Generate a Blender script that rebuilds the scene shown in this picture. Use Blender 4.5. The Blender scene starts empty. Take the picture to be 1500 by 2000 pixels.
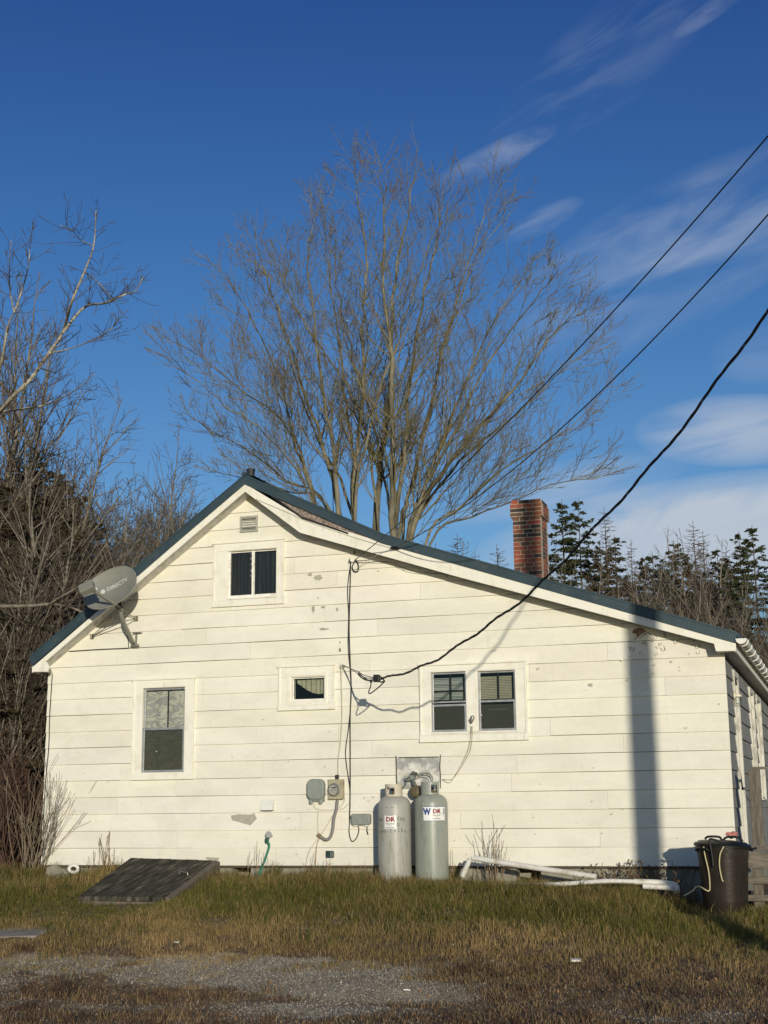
import bpy, math, random
from mathutils import Vector, Matrix, noise
PI=math.pi; R=math.radians
scn=bpy.context.scene
COL=scn.collection
# ------------------------------------------------------------------ camera
F=2771.0; CAMY=-16.861; CAMZ=0.8
yaw,pitch,roll=R(-18.0),R(11.9),R(-0.6)
fwd=Vector((math.sin(yaw)*math.cos(pitch),math.cos(yaw)*math.cos(pitch),math.sin(pitch)))
rt=Vector((math.cos(yaw),-math.sin(yaw),0)); up=rt.cross(fwd)
r2=rt*math.cos(roll)+up*math.sin(roll); u2=up*math.cos(roll)-rt*math.sin(roll)
CAM=Vector((0,CAMY,CAMZ))
cd=bpy.data.cameras.new('camera'); cam=bpy.data.objects.new('camera',cd); COL.objects.link(cam)
cam.matrix_world=Matrix(((r2.x,u2.x,-fwd.x,CAM.x),(r2.y,u2.y,-fwd.y,CAM.y),(r2.z,u2.z,-fwd.z,CAM.z),(0,0,0,1)))
cd.sensor_fit='HORIZONTAL'; cd.sensor_width=36; cd.lens=F/1500*36; cd.clip_end=3000; cd.clip_start=0.1
scn.camera=cam
def ray(x,y): return r2*((x-750)/F)-u2*((y-1000)/F)+fwd
def W(x,y,Y=0.0):                       # point of the plane at depth Y seen at photo pixel x,y
    d=ray(x,y); return CAM+d*((Y-CAMY)/d.y)
# ------------------------------------------------------------------ light
SAZ=R(26); SEL=R(7.5)
sdir=Vector((math.sin(SAZ)*math.cos(SEL),-math.cos(SAZ)*math.cos(SEL),math.sin(SEL)))
sl=bpy.data.lights.new('sun','SUN'); sl.energy=3.35; sl.angle=R(0.53); sl.color=(1.0,0.92,0.745)
so=bpy.data.objects.new('sun',sl); COL.objects.link(so)
so.rotation_euler=sdir.to_track_quat('Z','Y').to_euler(); so.location=(6,-20,8)
scn.view_settings.view_transform='Standard'; scn.view_settings.look='None'
scn.view_settings.exposure=0; scn.view_settings.gamma=1
# ------------------------------------------------------------------ sky
world=bpy.data.worlds.new('World'); scn.world=world; world.use_nodes=True
N=world.node_tree.nodes; L=world.node_tree.links; N.clear()
def nd(nodes,t,**k):
    n=nodes.new(t)
    for a,b in k.items(): setattr(n,a,b)
    return n
out=nd(N,'ShaderNodeOutputWorld'); bg=nd(N,'ShaderNodeBackground'); L.new(bg.outputs[0],out.inputs[0])
sky=nd(N,'ShaderNodeTexSky',sky_type='NISHITA'); sky.sun_disc=False; sky.sun_elevation=SEL; sky.sun_rotation=PI-SAZ
sky.air_density=1.0; sky.dust_density=0.4; sky.ozone_density=2.0; sky.altitude=100
bg.inputs[1].default_value=0.13
tc=nd(N,'ShaderNodeTexCoord'); sx=nd(N,'ShaderNodeSeparateXYZ'); L.new(tc.outputs['Generated'],sx.inputs[0])
def M(op,a,b=None,c=None,clamp=False,nodes=N,links=L):
    m=nodes.new('ShaderNodeMath'); m.operation=op; m.use_clamp=clamp
    for i,v in enumerate((a,b,c)):
        if v is None: continue
        if isinstance(v,(int,float)): m.inputs[i].default_value=v
        else: links.new(v,m.inputs[i])
    return m.outputs[0]
yy=M('MAXIMUM',sx.outputs[1],0.02)
uu=M('DIVIDE',sx.outputs[0],yy); vv=M('DIVIDE',sx.outputs[2],yy)
def uv(px,py):
    d=ray(px,py); return d.x/d.y,d.z/d.y
def blob(px,py,ax,ay,ang):              # soft elliptical patch of sky, sizes in photo px
    u0,v0=uv(px,py); k=1.08/F
    du=M('SUBTRACT',uu,u0); dv=M('SUBTRACT',vv,v0); c,s=math.cos(R(ang)),math.sin(R(ang))
    a=M('ADD',M('MULTIPLY',du,c),M('MULTIPLY',dv,s)); b=M('SUBTRACT',M('MULTIPLY',dv,c),M('MULTIPLY',du,s))
    a=M('DIVIDE',a,ax*k); b=M('DIVIDE',b,ay*k)
    r=M('ADD',M('MULTIPLY',a,a),M('MULTIPLY',b,b)); return M('SUBTRACT',1.0,r,clamp=True)
def cloudnoise(ang,sxs,sys,det,dist,seed):
    c,s=math.cos(R(ang)),math.sin(R(ang))
    a=M('MULTIPLY',M('ADD',M('MULTIPLY',uu,c),M('MULTIPLY',vv,s)),sxs); b=M('MULTIPLY',M('SUBTRACT',M('MULTIPLY',vv,c),M('MULTIPLY',uu,s)),sys)
    cx=nd(N,'ShaderNodeCombineXYZ'); L.new(a,cx.inputs[0]); L.new(b,cx.inputs[1]); cx.inputs[2].default_value=seed
    n=nd(N,'ShaderNodeTexNoise'); n.inputs['Scale'].default_value=1; n.inputs['Detail'].default_value=det; n.inputs['Roughness'].default_value=0.55; n.inputs['Distortion'].default_value=dist
    L.new(cx.outputs[0],n.inputs['Vector']); return n.outputs[0]
def remap(v,a,b,c,d):
    m=nd(N,'ShaderNodeMapRange',interpolation_type='SMOOTHSTEP'); L.new(v,m.inputs[0])
    for i,k in enumerate((a,b,c,d)): m.inputs[i+1].default_value=k
    return m.outputs[0]
wis=cloudnoise(28,9,34,7,0.9,3.1); wis2=cloudnoise(20,5,16,6,1.2,7.7); low=cloudnoise(4,4,15,8,1.3,1.3)
def cl(b,n,lo,hi,amt): return M('MULTIPLY',M('MULTIPLY',M('POWER',b,0.8),remap(n,lo,hi,0,1)),amt)
parts=[cl(blob(960,310,150,34,20),wis,0.30,0.70,0.42),cl(blob(1190,110,330,110,38),wis,0.42,0.72,0.12),
 cl(blob(1390,20,90,22,30),wis,0.3,0.6,0.2),
 cl(blob(1310,500,380,150,24),wis2,0.36,0.76,0.42),cl(blob(1060,430,90,30,20),wis,0.35,0.65,0.25),
 cl(blob(1480,690,90,60,0),low,0.35,0.7,0.35),cl(blob(1440,840,190,70,-4),low,0.30,0.6,0.7),
 cl(blob(1400,1060,480,130,3),low,0.24,0.50,1.0),cl(blob(1330,1000,330,36,4),wis2,0.3,0.6,0.5),cl(blob(1100,960,240,60,10),low,0.38,0.68,0.45)]
tot=parts[0]
for p_ in parts[1:]: tot=M('ADD',tot,p_,clamp=True)
hs=nd(N,'ShaderNodeHueSaturation'); hs.inputs['Hue'].default_value=0.5; hs.inputs['Saturation'].default_value=1.0; hs.inputs['Value'].default_value=1.0
L.new(sky.outputs[0],hs.inputs['Color'])
mx=nd(N,'ShaderNodeMix',data_type='RGBA'); L.new(tot,mx.inputs['Factor']); 
rpz=nd(N,'ShaderNodeValToRGB'); L.new(sx.outputs[2],rpz.inputs[0]); e=rpz.color_ramp.elements
e[0].position=0.0; e[0].color=(.60,.78,1.0,1); e[1].position=.56; e[1].color=(.20,.38,.84,1); k=e.new(.16); k.color=(.54,.75,1.02,1); k=e.new(.36); k.color=(.33,.60,.98,1)
mu=nd(N,'ShaderNodeMix',data_type='RGBA'); mu.blend_type='MULTIPLY'; mu.inputs['Factor'].default_value=1; L.new(hs.outputs[0],mu.inputs[6]); L.new(rpz.outputs[0],mu.inputs[7])
L.new(mu.outputs[2],mx.inputs[6]); mx.inputs[7].default_value=(3.7,4.2,4.9,1)
L.new(mx.outputs[2],bg.inputs[0])
# ------------------------------------------------------------------ helpers
MATS={}
def mat(name,col,rough=0.7,col2=None,scale=4.0,detail=6,lo=0.35,hi=0.65,bump=0.0,bscale=40,metal=0,stretch=(1,1,1),spec=0.4,attr=None,trans=0.0,chips=None):
    if name in MATS: return MATS[name]
    m=bpy.data.materials.new(name); m.use_nodes=True; nt=m.node_tree; n=nt.nodes; l=nt.links
    b=n['Principled BSDF']; b.inputs['Roughness'].default_value=rough; b.inputs['Metallic'].default_value=metal
    b.inputs['Specular IOR Level'].default_value=spec; b.inputs['Base Color'].default_value=(*col,1)
    t=n.new('ShaderNodeTexCoord'); mp=n.new('ShaderNodeMapping'); mp.inputs['Scale'].default_value=stretch; l.new(t.outputs['Object'],mp.inputs[0])
    if attr:
        a=n.new('ShaderNodeAttribute'); a.attribute_name=attr; l.new(a.outputs['Color'],b.inputs['Base Color'])
        if trans:
            tr=n.new('ShaderNodeBsdfTranslucent'); l.new(a.outputs['Color'],tr.inputs[0]); ms=n.new('ShaderNodeMixShader'); ms.inputs[0].default_value=trans
            l.new(b.outputs[0],ms.inputs[1]); l.new(tr.outputs[0],ms.inputs[2]); l.new(ms.outputs[0],n['Material Output'].inputs[0])
    elif col2 is not None or chips:
        if col2 is None: col2=col
        no=n.new('ShaderNodeTexNoise'); no.inputs['Scale'].default_value=scale; no.inputs['Detail'].default_value=detail; no.inputs['Roughness'].default_value=0.65
        l.new(mp.outputs[0],no.inputs['Vector'])
        r=n.new('ShaderNodeMapRange'); r.inputs[1].default_value=lo; r.inputs[2].default_value=hi; l.new(no.outputs[0],r.inputs[0])
        x=n.new('ShaderNodeMix'); x.data_type='RGBA'; x.inputs[6].default_value=(*col,1); x.inputs[7].default_value=(*col2,1)
        l.new(r.outputs[0],x.inputs['Factor']); last=x.outputs[2]
        for (cc_,sc_,a_,b_,st_) in (chips or ()):
            mp2=n.new('ShaderNodeMapping'); mp2.inputs['Scale'].default_value=st_; l.new(t.outputs['Object'],mp2.inputs[0])
            q=n.new('ShaderNodeTexNoise'); q.inputs['Scale'].default_value=sc_; q.inputs['Detail'].default_value=7; q.inputs['Roughness'].default_value=0.7; l.new(mp2.outputs[0],q.inputs['Vector'])
            r=n.new('ShaderNodeMapRange'); r.inputs[1].default_value=a_; r.inputs[2].default_value=b_; l.new(q.outputs[0],r.inputs[0])
            x=n.new('ShaderNodeMix'); x.data_type='RGBA'; l.new(last,x.inputs[6]); x.inputs[7].default_value=(*cc_,1); l.new(r.outputs[0],x.inputs['Factor']); last=x.outputs[2]
        l.new(last,b.inputs['Base Color'])
    if bump:
        nb=n.new('ShaderNodeTexNoise'); nb.inputs['Scale'].default_value=bscale; nb.inputs['Detail'].default_value=8; l.new(mp.outputs[0],nb.inputs['Vector'])
        bu=n.new('ShaderNodeBump'); bu.inputs['Strength'].default_value=bump; bu.inputs['Distance'].default_value=0.02; l.new(nb.outputs[0],bu.inputs['Height']); l.new(bu.outputs[0],b.inputs['Normal'])
    MATS[name]=m; return m
class MB:
    def __init__(s): s.v=[]; s.f=[]; s.m=[]; s.c=[]
    def add(s,vs,fs,mi=0,col=None):
        o=len(s.v); s.v.extend([tuple(a) for a in vs]); s.f.extend([tuple(i+o for i in f) for f in fs]); s.m.extend([mi]*len(fs))
        if col is None and s.c: col=(1,1,1)
        if col is not None: s.c.extend([col]*len(vs))
    def box(s,c,sz,rot=None,mi=0):
        c=Vector(c); h=[a/2 for a in sz]; vs=[Vector((x*h[0],y*h[1],z*h[2])) for x in(-1,1) for y in(-1,1) for z in(-1,1)]
        if rot is not None: vs=[rot@v for v in vs]
        s.add([v+c for v in vs],[(0,1,3,2),(4,6,7,5),(0,4,5,1),(2,3,7,6),(0,2,6,4),(1,5,7,3)],mi)
    def bb(s,x0,x1,y0,y1,z0,z1,mi=0): s.box(((x0+x1)/2,(y0+y1)/2,(z0+z1)/2),(abs(x1-x0),abs(y1-y0),abs(z1-z0)),None,mi)
    def prism(s,pts,y0,y1,mi=0):         # pts in (x,z), extruded along y
        n=len(pts); vs=[(p[0],y0,p[1]) for p in pts]+[(p[0],y1,p[1]) for p in pts]
        s.add(vs,[tuple(range(n)),tuple(range(2*n-1,n-1,-1))]+[(i,i+n,(i+1)%n+n,(i+1)%n) for i in range(n)],mi)
    def loft(s,a,b,mi=0):                # solid between two equal rings of points
        n=len(a); s.add(list(a)+list(b),[tuple(range(n)),tuple(range(2*n-1,n-1,-1))]+[(i,i+n,(i+1)%n+n,(i+1)%n) for i in range(n)],mi)
    def tube(s,pts,rad,sides=8,mi=0,cap=True,col=None):
        n=len(pts); pts=[Vector(p) for p in pts]
        if isinstance(rad,(int,float)): rad=[rad]*n
        vs=[]; fs=[]; pa=None
        for i,p in enumerate(pts):
            d=(pts[min(i+1,n-1)]-pts[max(i-1,0)])
            if d.length<1e-9: d=Vector((0,0,1))
            d.normalize()
            if pa is None: pa=d.orthogonal()
            pa=pa-d*pa.dot(d)
            if pa.length<1e-6: pa=d.orthogonal()
            pa.normalize(); q=d.cross(pa)
            for k in range(sides):
                t=2*PI*k/sides; vs.append(p+(pa*math.cos(t)+q*math.sin(t))*rad[i])
        for i in range(n-1):
            for k in range(sides):
                a=i*sides+k; b=i*sides+(k+1)%sides; fs.append((a,b,b+sides,a+sides))
        if cap and sides>3: fs.append(tuple(range(sides-1,-1,-1))); fs.append(tuple((n-1)*sides+k for k in range(sides)))
        s.add(vs,fs,mi,col)
    def lathe(s,prof,c=(0,0,0),segs=32,mi=0,axis=None):
        c=Vector(c); q=Matrix.Identity(3) if axis is None else Vector(axis).to_track_quat('Z','Y').to_matrix()
        vs=[];fs=[];n=len(prof)
        for r,z in prof:
            for k in range(segs):
                t=2*PI*k/segs; vs.append(c+q@Vector((r*math.cos(t),r*math.sin(t),z)))
        for i in range(n-1):
            for k in range(segs):
                a=i*segs+k;b=i*segs+(k+1)%segs; fs.append((a,b,b+segs,a+segs))
        if prof[0][0]>1e-4: fs.append(tuple(range(segs-1,-1,-1)))
        if prof[-1][0]>1e-4: fs.append(tuple((n-1)*segs+k for k in range(segs)))
        s.add(vs,fs,mi)
    def build(s,name,m,parent=None,smooth=False,label=None,bevel=0):
        me=bpy.data.meshes.new(name); me.from_pydata(s.v,[],s.f)
        ms=m if isinstance(m,(list,tuple)) else [m]
        for a in ms: me.materials.append(a)
        if len(ms)>1: me.polygons.foreach_set('material_index',s.m)
        if smooth:
            me.polygons.foreach_set('use_smooth',[True]*len(s.f))
            if smooth!=2: me.set_sharp_from_angle(angle=R(38))
        if s.c:
            at=me.color_attributes.new('tint','FLOAT_COLOR','POINT'); at.data.foreach_set('color',[x for c in s.c for x in (c[0],c[1],c[2],1)])
        me.update(); o=bpy.data.objects.new(name,me); COL.objects.link(o)
        if parent is not None:
            o.parent=parent
            if parent.type=='EMPTY': o.matrix_parent_inverse=Matrix.Translation(-Vector(parent.location))
        if label: o['label']=label
        if bevel:
            b=o.modifiers.new('bevel','BEVEL'); b.width=bevel; b.segments=2; b.limit_method='ANGLE'; b.angle_limit=R(40)
        return o
def tag(o,label=None,cat=None,group=None,kind=None):
    for k,v in (('label',label),('category',cat),('group',group),('kind',kind)):
        if v: o[k]=v
    return o
def thing(name,label,cat,loc=(0,0,0),group=None):
    o=bpy.data.objects.new(name,None); o.empty_display_size=0.2; COL.objects.link(o); o.location=Vector(loc)
    return tag(o,label,cat,group)
def dup(root,loc,rotz=0,scale=1,label=None,sq=1):
    r=root.copy(); COL.objects.link(r); r.location=Vector(loc); r.rotation_euler=(0,0,rotz); r.scale=(scale*sq,scale*sq,scale)
    if label: r['label']=label
    for ch in list(root.children):
        c=ch.copy(); COL.objects.link(c); c.parent=r
        for g in list(ch.children):
            d=g.copy(); COL.objects.link(d); d.parent=c
    return r
def bez(pts,n=8):                       # Catmull-Rom through points
    P=[Vector(p) for p in pts]; P=[P[0]*2-P[1]]+P+[P[-1]*2-P[-2]]; o=[]
    for i in range(1,len(P)-2):
        a,b,c,d=P[i-1:i+3]
        for k in range(n):
            t=k/n; o.append(0.5*((2*b)+(c-a)*t+(2*a-5*b+4*c-d)*t*t+(3*b-a-3*c+d)*t**3))
    o.append(P[-2]); return o
def sstep(a,b,x):
    t=max(0,min(1,(x-a)/(b-a))); return t*t*(3-2*t)
def lerp(ks,x):
    if x>=ks[0][0]: return ks[0][1]
    for (a,b),(c,d) in zip(ks,ks[1:]):
        if x>=c: return b+(d-b)*(x-a)/(c-a)
    return ks[-1][1]
def text_geo(s,size,bold=0.0,align='CENTER'):
    cu=bpy.data.curves.new('lettering','FONT'); cu.body=s; cu.size=size; cu.align_x=align; cu.align_y='CENTER'; cu.offset=bold; cu.resolution_u=2
    o=bpy.data.objects.new('lettering',cu); COL.objects.link(o); dg=bpy.context.evaluated_depsgraph_get()
    me=bpy.data.meshes.new_from_object(o.evaluated_get(dg)); vs=[tuple(v.co) for v in me.vertices]; fs=[tuple(p.vertices) for p in me.polygons]
    bpy.data.objects.remove(o); bpy.data.meshes.remove(me); bpy.data.curves.remove(cu); return vs,fs
# ------------------------------------------------------------------ materials
def siding_mat():
    m=bpy.data.materials.new('cream siding paint'); m.use_nodes=True; n=m.node_tree.nodes; l=m.node_tree.links; b=n['Principled BSDF']
    b.inputs['Roughness'].default_value=0.6; b.inputs['Specular IOR Level'].default_value=0.25
    t=n.new('ShaderNodeTexCoord')
    def nz(sc,st,det=5,ro=0.6,dis=0):
        mp=n.new('ShaderNodeMapping'); mp.inputs['Scale'].default_value=st; l.new(t.outputs['Object'],mp.inputs[0])
        q=n.new('ShaderNodeTexNoise'); q.inputs['Scale'].default_value=sc; q.inputs['Detail'].default_value=det; q.inputs['Roughness'].default_value=ro; q.inputs['Distortion'].default_value=dis; l.new(mp.outputs[0],q.inputs['Vector']); return q.outputs[0]
    def mr(v,a,b_,c,d):
        r=n.new('ShaderNodeMapRange'); r.interpolation_type='SMOOTHSTEP'; l.new(v,r.inputs[0])
        for i,k in enumerate((a,b_,c,d)): r.inputs[i+1].default_value=k
        return r.outputs[0]
    def mixc(f,a,c):
        x=n.new('ShaderNodeMix'); x.data_type='RGBA'; l.new(f,x.inputs['Factor'])
        if isinstance(a,tuple): x.inputs[6].default_value=(*a,1)
        else: l.new(a,x.inputs[6])
        x.inputs[7].default_value=(*c,1); return x.outputs[2]
    c=mixc(mr(nz(1.3,(1,1,2.5)),0.35,0.65,0,1),(0.80,0.775,0.69),(0.74,0.715,0.63))
    c=mixc(mr(nz(7,(1,1,3),7,0.7),0.5,0.75,0,0.35),c,(0.60,0.575,0.49))
    c=mixc(mr(nz(3.2,(6,6,0.6),6,0.7),0.57,0.80,0,0.36),c,(0.50,0.47,0.38))
    c=mixc(mr(nz(0.9,(1,1,1.3),5,0.7,1.0),0.52,0.68,0,0.30),c,(0.62,0.60,0.52))
    c=mixc(mr(nz(38,(1,1,1.6),3,0.5),0.69,0.74,0,0.55),c,(0.42,0.40,0.33))
    # chips showing old primer
    c=mixc(mr(nz(16,(1,1,2.2),6,0.75),0.715,0.73,0,0.8),c,(0.40,0.36,0.27))
    c=mixc(mr(nz(5.5,(1,1,5),7,0.8,1.5),0.655,0.70,0,0.5),c,(0.56,0.53,0.44))
    at=n.new('ShaderNodeAttribute'); at.attribute_name='tint'; mt=n.new('ShaderNodeMix'); mt.data_type='RGBA'; mt.blend_type='MULTIPLY'; mt.inputs['Factor'].default_value=1; l.new(c,mt.inputs[6]); l.new(at.outputs['Color'],mt.inputs[7]); l.new(mt.outputs[2],b.inputs['Base Color'])
    bu=n.new('ShaderNodeBump'); bu.inputs['Strength'].default_value=0.25; bu.inputs['Distance'].default_value=0.01; l.new(nz(26,(1,1,1),8,0.6),bu.inputs['Height']); l.new(bu.outputs[0],b.inputs['Normal'])
    return m
SIDING=siding_mat()
TRIM=mat('trim paint',(0.82,0.795,0.70),0.55,(0.70,0.66,0.54),5,8,0.5,0.78,0.15,30,stretch=(1,1,1),chips=[((.40,.36,.27),21,.70,.73,(1,1,1)),((.58,.54,.44),3,.55,.8,(4,4,1))])
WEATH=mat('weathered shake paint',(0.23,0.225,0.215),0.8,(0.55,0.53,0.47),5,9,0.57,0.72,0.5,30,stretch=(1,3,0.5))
TEAL=mat('teal metal roofing',(0.026,0.047,0.060),0.45,(0.042,0.07,0.085),2.5,6,0.35,0.7,0.12,5,spec=0.4,chips=[((.075,.085,.085),9,.56,.72,(1,1,1))])
DARKP=mat('primer grey',(0.34,0.32,0.27),0.8,(0.46,0.43,0.35),30)
BROWNP=mat('bare board',(0.20,0.11,0.075),0.9,(0.32,0.22,0.16),30)
SHING=mat('old roof shingle',(0.36,0.29,0.25),0.9,(0.16,0.12,0.10),25,6,0.4,0.6,0.6,60)
BLACK=mat('black rubber',(0.012,0.012,0.013),0.5)
DARK=mat('dark interior',(0.03,0.03,0.032),0.9)
CONC=mat('concrete',(0.33,0.31,0.25),0.9,(0.22,0.20,0.15),6,8,0.35,0.65,0.4,40)
ALU=mat('aluminium sash',(0.42,0.43,0.44),0.4,(0.30,0.30,0.31),12,4,0.4,0.7,0,metal=0.5)
WHITEP=mat('white plastic',(0.78,0.77,0.72),0.5,(0.62,0.58,0.48),9,6,0.5,0.75)
GREYBOX=mat('grey green enclosure',(0.235,0.26,0.235),0.5,(0.30,0.32,0.29),14,6,0.45,0.75,0.1,30)
RUST=mat('rusty steel',(0.20,0.10,0.05),0.8,(0.33,0.26,0.17),25)
GALV=mat('galvanised tin',(0.40,0.39,0.37),0.36,(0.75,0.72,0.64),6,8,0.46,0.58,0.8,9,metal=0.25)  # pale mottling stands for bright glints, painted into the tin's colour
STEEL=mat('dull steel',(0.30,0.29,0.26),0.45,metal=0.6)
def glass_mat():
    m=bpy.data.materials.new('window glass'); m.use_nodes=True; n=m.node_tree.nodes; l=m.node_tree.links; n.clear()
    o=n.new('ShaderNodeOutputMaterial'); t=n.new('ShaderNodeBsdfTransparent'); t.inputs[0].default_value=(0.86,0.88,0.87,1); g=n.new('ShaderNodeBsdfGlossy'); g.inputs['Roughness'].default_value=0.02
    fr=n.new('ShaderNodeFresnel'); fr.inputs[0].default_value=1.5; mul=n.new('ShaderNodeMath'); mul.operation='MULTIPLY'; mul.inputs[1].default_value=0.55; l.new(fr.outputs[0],mul.inputs[0])
    x=n.new('ShaderNodeMixShader'); l.new(mul.outputs[0],x.inputs[0]); l.new(t.outputs[0],x.inputs[1]); l.new(g.outputs[0],x.inputs[2]); l.new(x.outputs[0],o.inputs[0]); return m
GLASS=glass_mat()
# ------------------------------------------------------------------ ground
XL,XR=-10.25,-1.36
def g(x,y):
    z=lerp([(0,0.0),(-1.5,-0.10),(-3,-0.34),(-4.2,-0.57),(-5.5,-0.69),(-8,-0.77),(-16,-0.85)],y)
    s=sstep(-2.75,-1.5,x); z-=0.25*s*max(0,min(1,(y+4.2)/2.6))
    z-=0.05*sstep(-4.7,-4.3,x)*sstep(-1.4,-.5,y)
    z-=0.05*sstep(-7.2,-7.8,x)*sstep(-.6,-1.5,y)*sstep(-3.6,-2.4,y)
    z+=0.03*sstep(-9.6,-10.2,x)*sstep(-1.5,-.3,y)
    near=max(0,min(1,(14-abs(y+4))/10))
    z+=near*(0.035*noise.noise(Vector((x*1.3,y*1.3,0)))+0.018*noise.noise(Vector((x*4,y*4,5))))
    return z
def gravel(x,y):                        # 0 vegetated .. 1 bare gravel
    n=noise.fractal(Vector((x*0.9,y*1.5,2.2)),1.0,2.0,4); m=noise.fractal(Vector((x*3.1,y*3.6,9.2)),1.0,2.0,3)
    v=0.0
    for px,py,rx,ry,a in GR:
        d=((x-px)/rx)**2+((y-py)/ry)**2; v=max(v,a*(1-d))
    v=v*1.5+0.55*n+0.35*m-0.30-.25*sstep(-4.6,-3.6,x)
    v-=sstep(-4.15,-3.7,y)*2
    return max(0,min(1,0.5+v*1.6))
def onground(px,py):                    # where the photo ray meets the sloping ground
    d=ray(px,py); t=8.0
    for _ in range(400):
        p=CAM+d*t
        if p.z<=g(p.x,p.y): break
        t+=0.03
    return p
GR=[]
for px,py,rx,ry,a in ((520,1885,1.9,0.55,1.5),(130,1885,1.2,0.5,0.95),(700,1930,1.5,0.5,1.0),(420,1915,1.6,0.5,0.7),(620,1975,1.3,0.4,0.45),(1050,1960,0.7,0.3,0.25),(1420,1985,1.0,0.5,0.3)):
    p=onground(px,py); GR.append((p.x,p.y,rx,ry,a))
xs=[-220,-140,-80,-50,-30,-22,-17,-14,-12.5]+[-11.5+0.07*i for i in range(int(13/0.07))]+[2,4,7,12,20,40,80,160]
ys=[-60,-35,-25,-18,-14,-12,-10.5]+[-9.5+0.07*i for i in range(int(9.9/0.07))]+[0.8,2,5,9,14,20,30,45,70,120,220,400]
v=[];gc=[]
for y in ys:
    for x in xs:
        far=max(abs(x+5),abs(y)); z=g(x,max(y,-16))
        v.append((x,y,z)); q=gravel(x,y) if -10<y<-3 else 0.0; gc+= [q,q,q,1]
nx=len(xs); f=[(j*nx+i,j*nx+i+1,(j+1)*nx+i+1,(j+1)*nx+i) for j in range(len(ys)-1) for i in range(nx-1)]
me=bpy.data.meshes.new('ground'); me.from_pydata(v,[],f); me.polygons.foreach_set('use_smooth',[True]*len(f))
at=me.color_attributes.new('gravel','FLOAT_COLOR','POINT'); at.data.foreach_set('color',gc)
gm=bpy.data.materials.new('ground soil and gravel'); gm.use_nodes=True; n=gm.node_tree.nodes; l=gm.node_tree.links; b=n['Principled BSDF']; b.inputs['Roughness'].default_value=0.95; b.inputs['Specular IOR Level'].default_value=0.1
t=n.new('ShaderNodeTexCoord'); a=n.new('ShaderNodeAttribute'); a.attribute_name='gravel'
def tn(sc,det=4,typ='ShaderNodeTexNoise'):
    q=n.new(typ); q.inputs['Scale'].default_value=sc
    if typ=='ShaderNodeTexNoise': q.inputs['Detail'].default_value=det
    l.new(t.outputs['Object'],q.inputs['Vector']); return q
def ramp(src,stops):
    r=n.new('ShaderNodeValToRGB'); l.new(src,r.inputs[0]); e=r.color_ramp.elements
    e[0].position,e[0].color=stops[0][0],(*stops[0][1],1); e[1].position,e[1].color=stops[-1][0],(*stops[-1][1],1)
    for p,c in stops[1:-1]: k=e.new(p); k.color=(*c,1)
    return r.outputs[0]
vo=tn(80,0,'ShaderNodeTexVoronoi')
sv=n.new('ShaderNodeSeparateColor'); l.new(vo.outputs['Color'],sv.inputs[0])
grc=ramp(sv.outputs[0],[(0,(0.40,0.33,0.23)),(0.45,(0.54,0.455,0.325)),(0.85,(0.62,0.53,0.39)),(1,(0.70,0.61,0.46))])
big=tn(1.7,6); soil=ramp(tn(14,7).outputs[0],[(0.3,(0.16,0.11,0.066)),(0.5,(0.28,0.205,0.125)),(0.75,(0.44,0.345,0.22))])
x=n.new('ShaderNodeMix'); x.data_type='RGBA'; l.new(a.outputs['Color'],x.inputs['Factor']); l.new(soil,x.inputs[6]); l.new(grc,x.inputs[7])
x2=n.new('ShaderNodeMix'); x2.data_type='RGBA'; x2.blend_type='MULTIPLY'; x2.inputs['Factor'].default_value=1; l.new(x.outputs[2],x2.inputs[6]); l.new(ramp(big.outputs[0],[(0.35,(0.72,0.70,0.68)),(0.65,(1,1,1))]),x2.inputs[7])
l.new(x2.outputs[2],b.inputs['Base Color'])
bu=n.new('ShaderNodeBump'); bu.inputs['Strength'].default_value=1.0; bu.inputs['Distance'].default_value=0.02; l.new(vo.outputs['Distance'],bu.inputs['Height'])
bu2=n.new('ShaderNodeBump'); bu2.inputs['Strength'].default_value=0.8; bu2.inputs['Distance'].default_value=0.03; l.new(tn(30,8).outputs[0],bu2.inputs['Height']); l.new(bu.outputs[0],bu2.inputs['Normal']); l.new(bu2.outputs[0],b.inputs['Normal'])
me.materials.append(gm); go=bpy.data.objects.new('ground',me); COL.objects.link(go); go['kind']='structure'
# ------------------------------------------------------------------ house
house=thing('white_house','white clapboard house with teal metal roof and brick chimney','house',(-5.8,0,0))
YR=-0.27
def P(px,py,Y=YR):
    w=W(px,py,Y); return (w.x,w.z)
Tl=P(57,1283); Ta=P(478,927); Tk=P(745,1042); Tr=P(1440,1235)
topl=[Tl,Ta,Tk,Tr]
def roofz(x):                          # top of teal roof at x
    pts=topl
    if x<=pts[0][0]: a,b_=pts[0],pts[1]
    else:
        for a,b_ in zip(pts,pts[1:]):
            if x<=b_[0]: break
    return a[1]+(b_[1]-a[1])*(x-a[0])/(b_[0]-a[0])
# fascia lower edges (x,z)
FLl=P(64,1312); FLa=P(478,960); FLk=P(585,1040); FLm=P(900,1128); FLr=P(1394,1257)
fb=[FLl,FLa,FLk,FLm,FLr]
def fbz(x):
    pts=fb
    for a,b_ in zip(pts,pts[1:]):
        if x<=b_[0]: break
    return a[1]+(b_[1]-a[1])*(x-a[0])/(b_[0]-a[0])
HOLES={'attic':((447,1078),(543,1070),(541,1165),(445,1170)),'left':((281,1344),(364,1341),(362,1508),(276,1511)),'small':((571,1324),(636,1320),(635,1366),(571,1370)),
 'dl':((842,1313),(911,1311),(914,1429),(843,1432)),'dr':((933,1311),(1007,1307),(1010,1426),(935,1430))}
def rect(k):
    c=[W(*p) for p in (HOLES[k] if isinstance(k,str) else k)]
    return ((c[0].x+c[3].x)/2,(c[1].x+c[2].x)/2,(c[2].z+c[3].z)/2,(c[0].z+c[1].z)/2)
HR=[rect(k) for k in HOLES]
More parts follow.
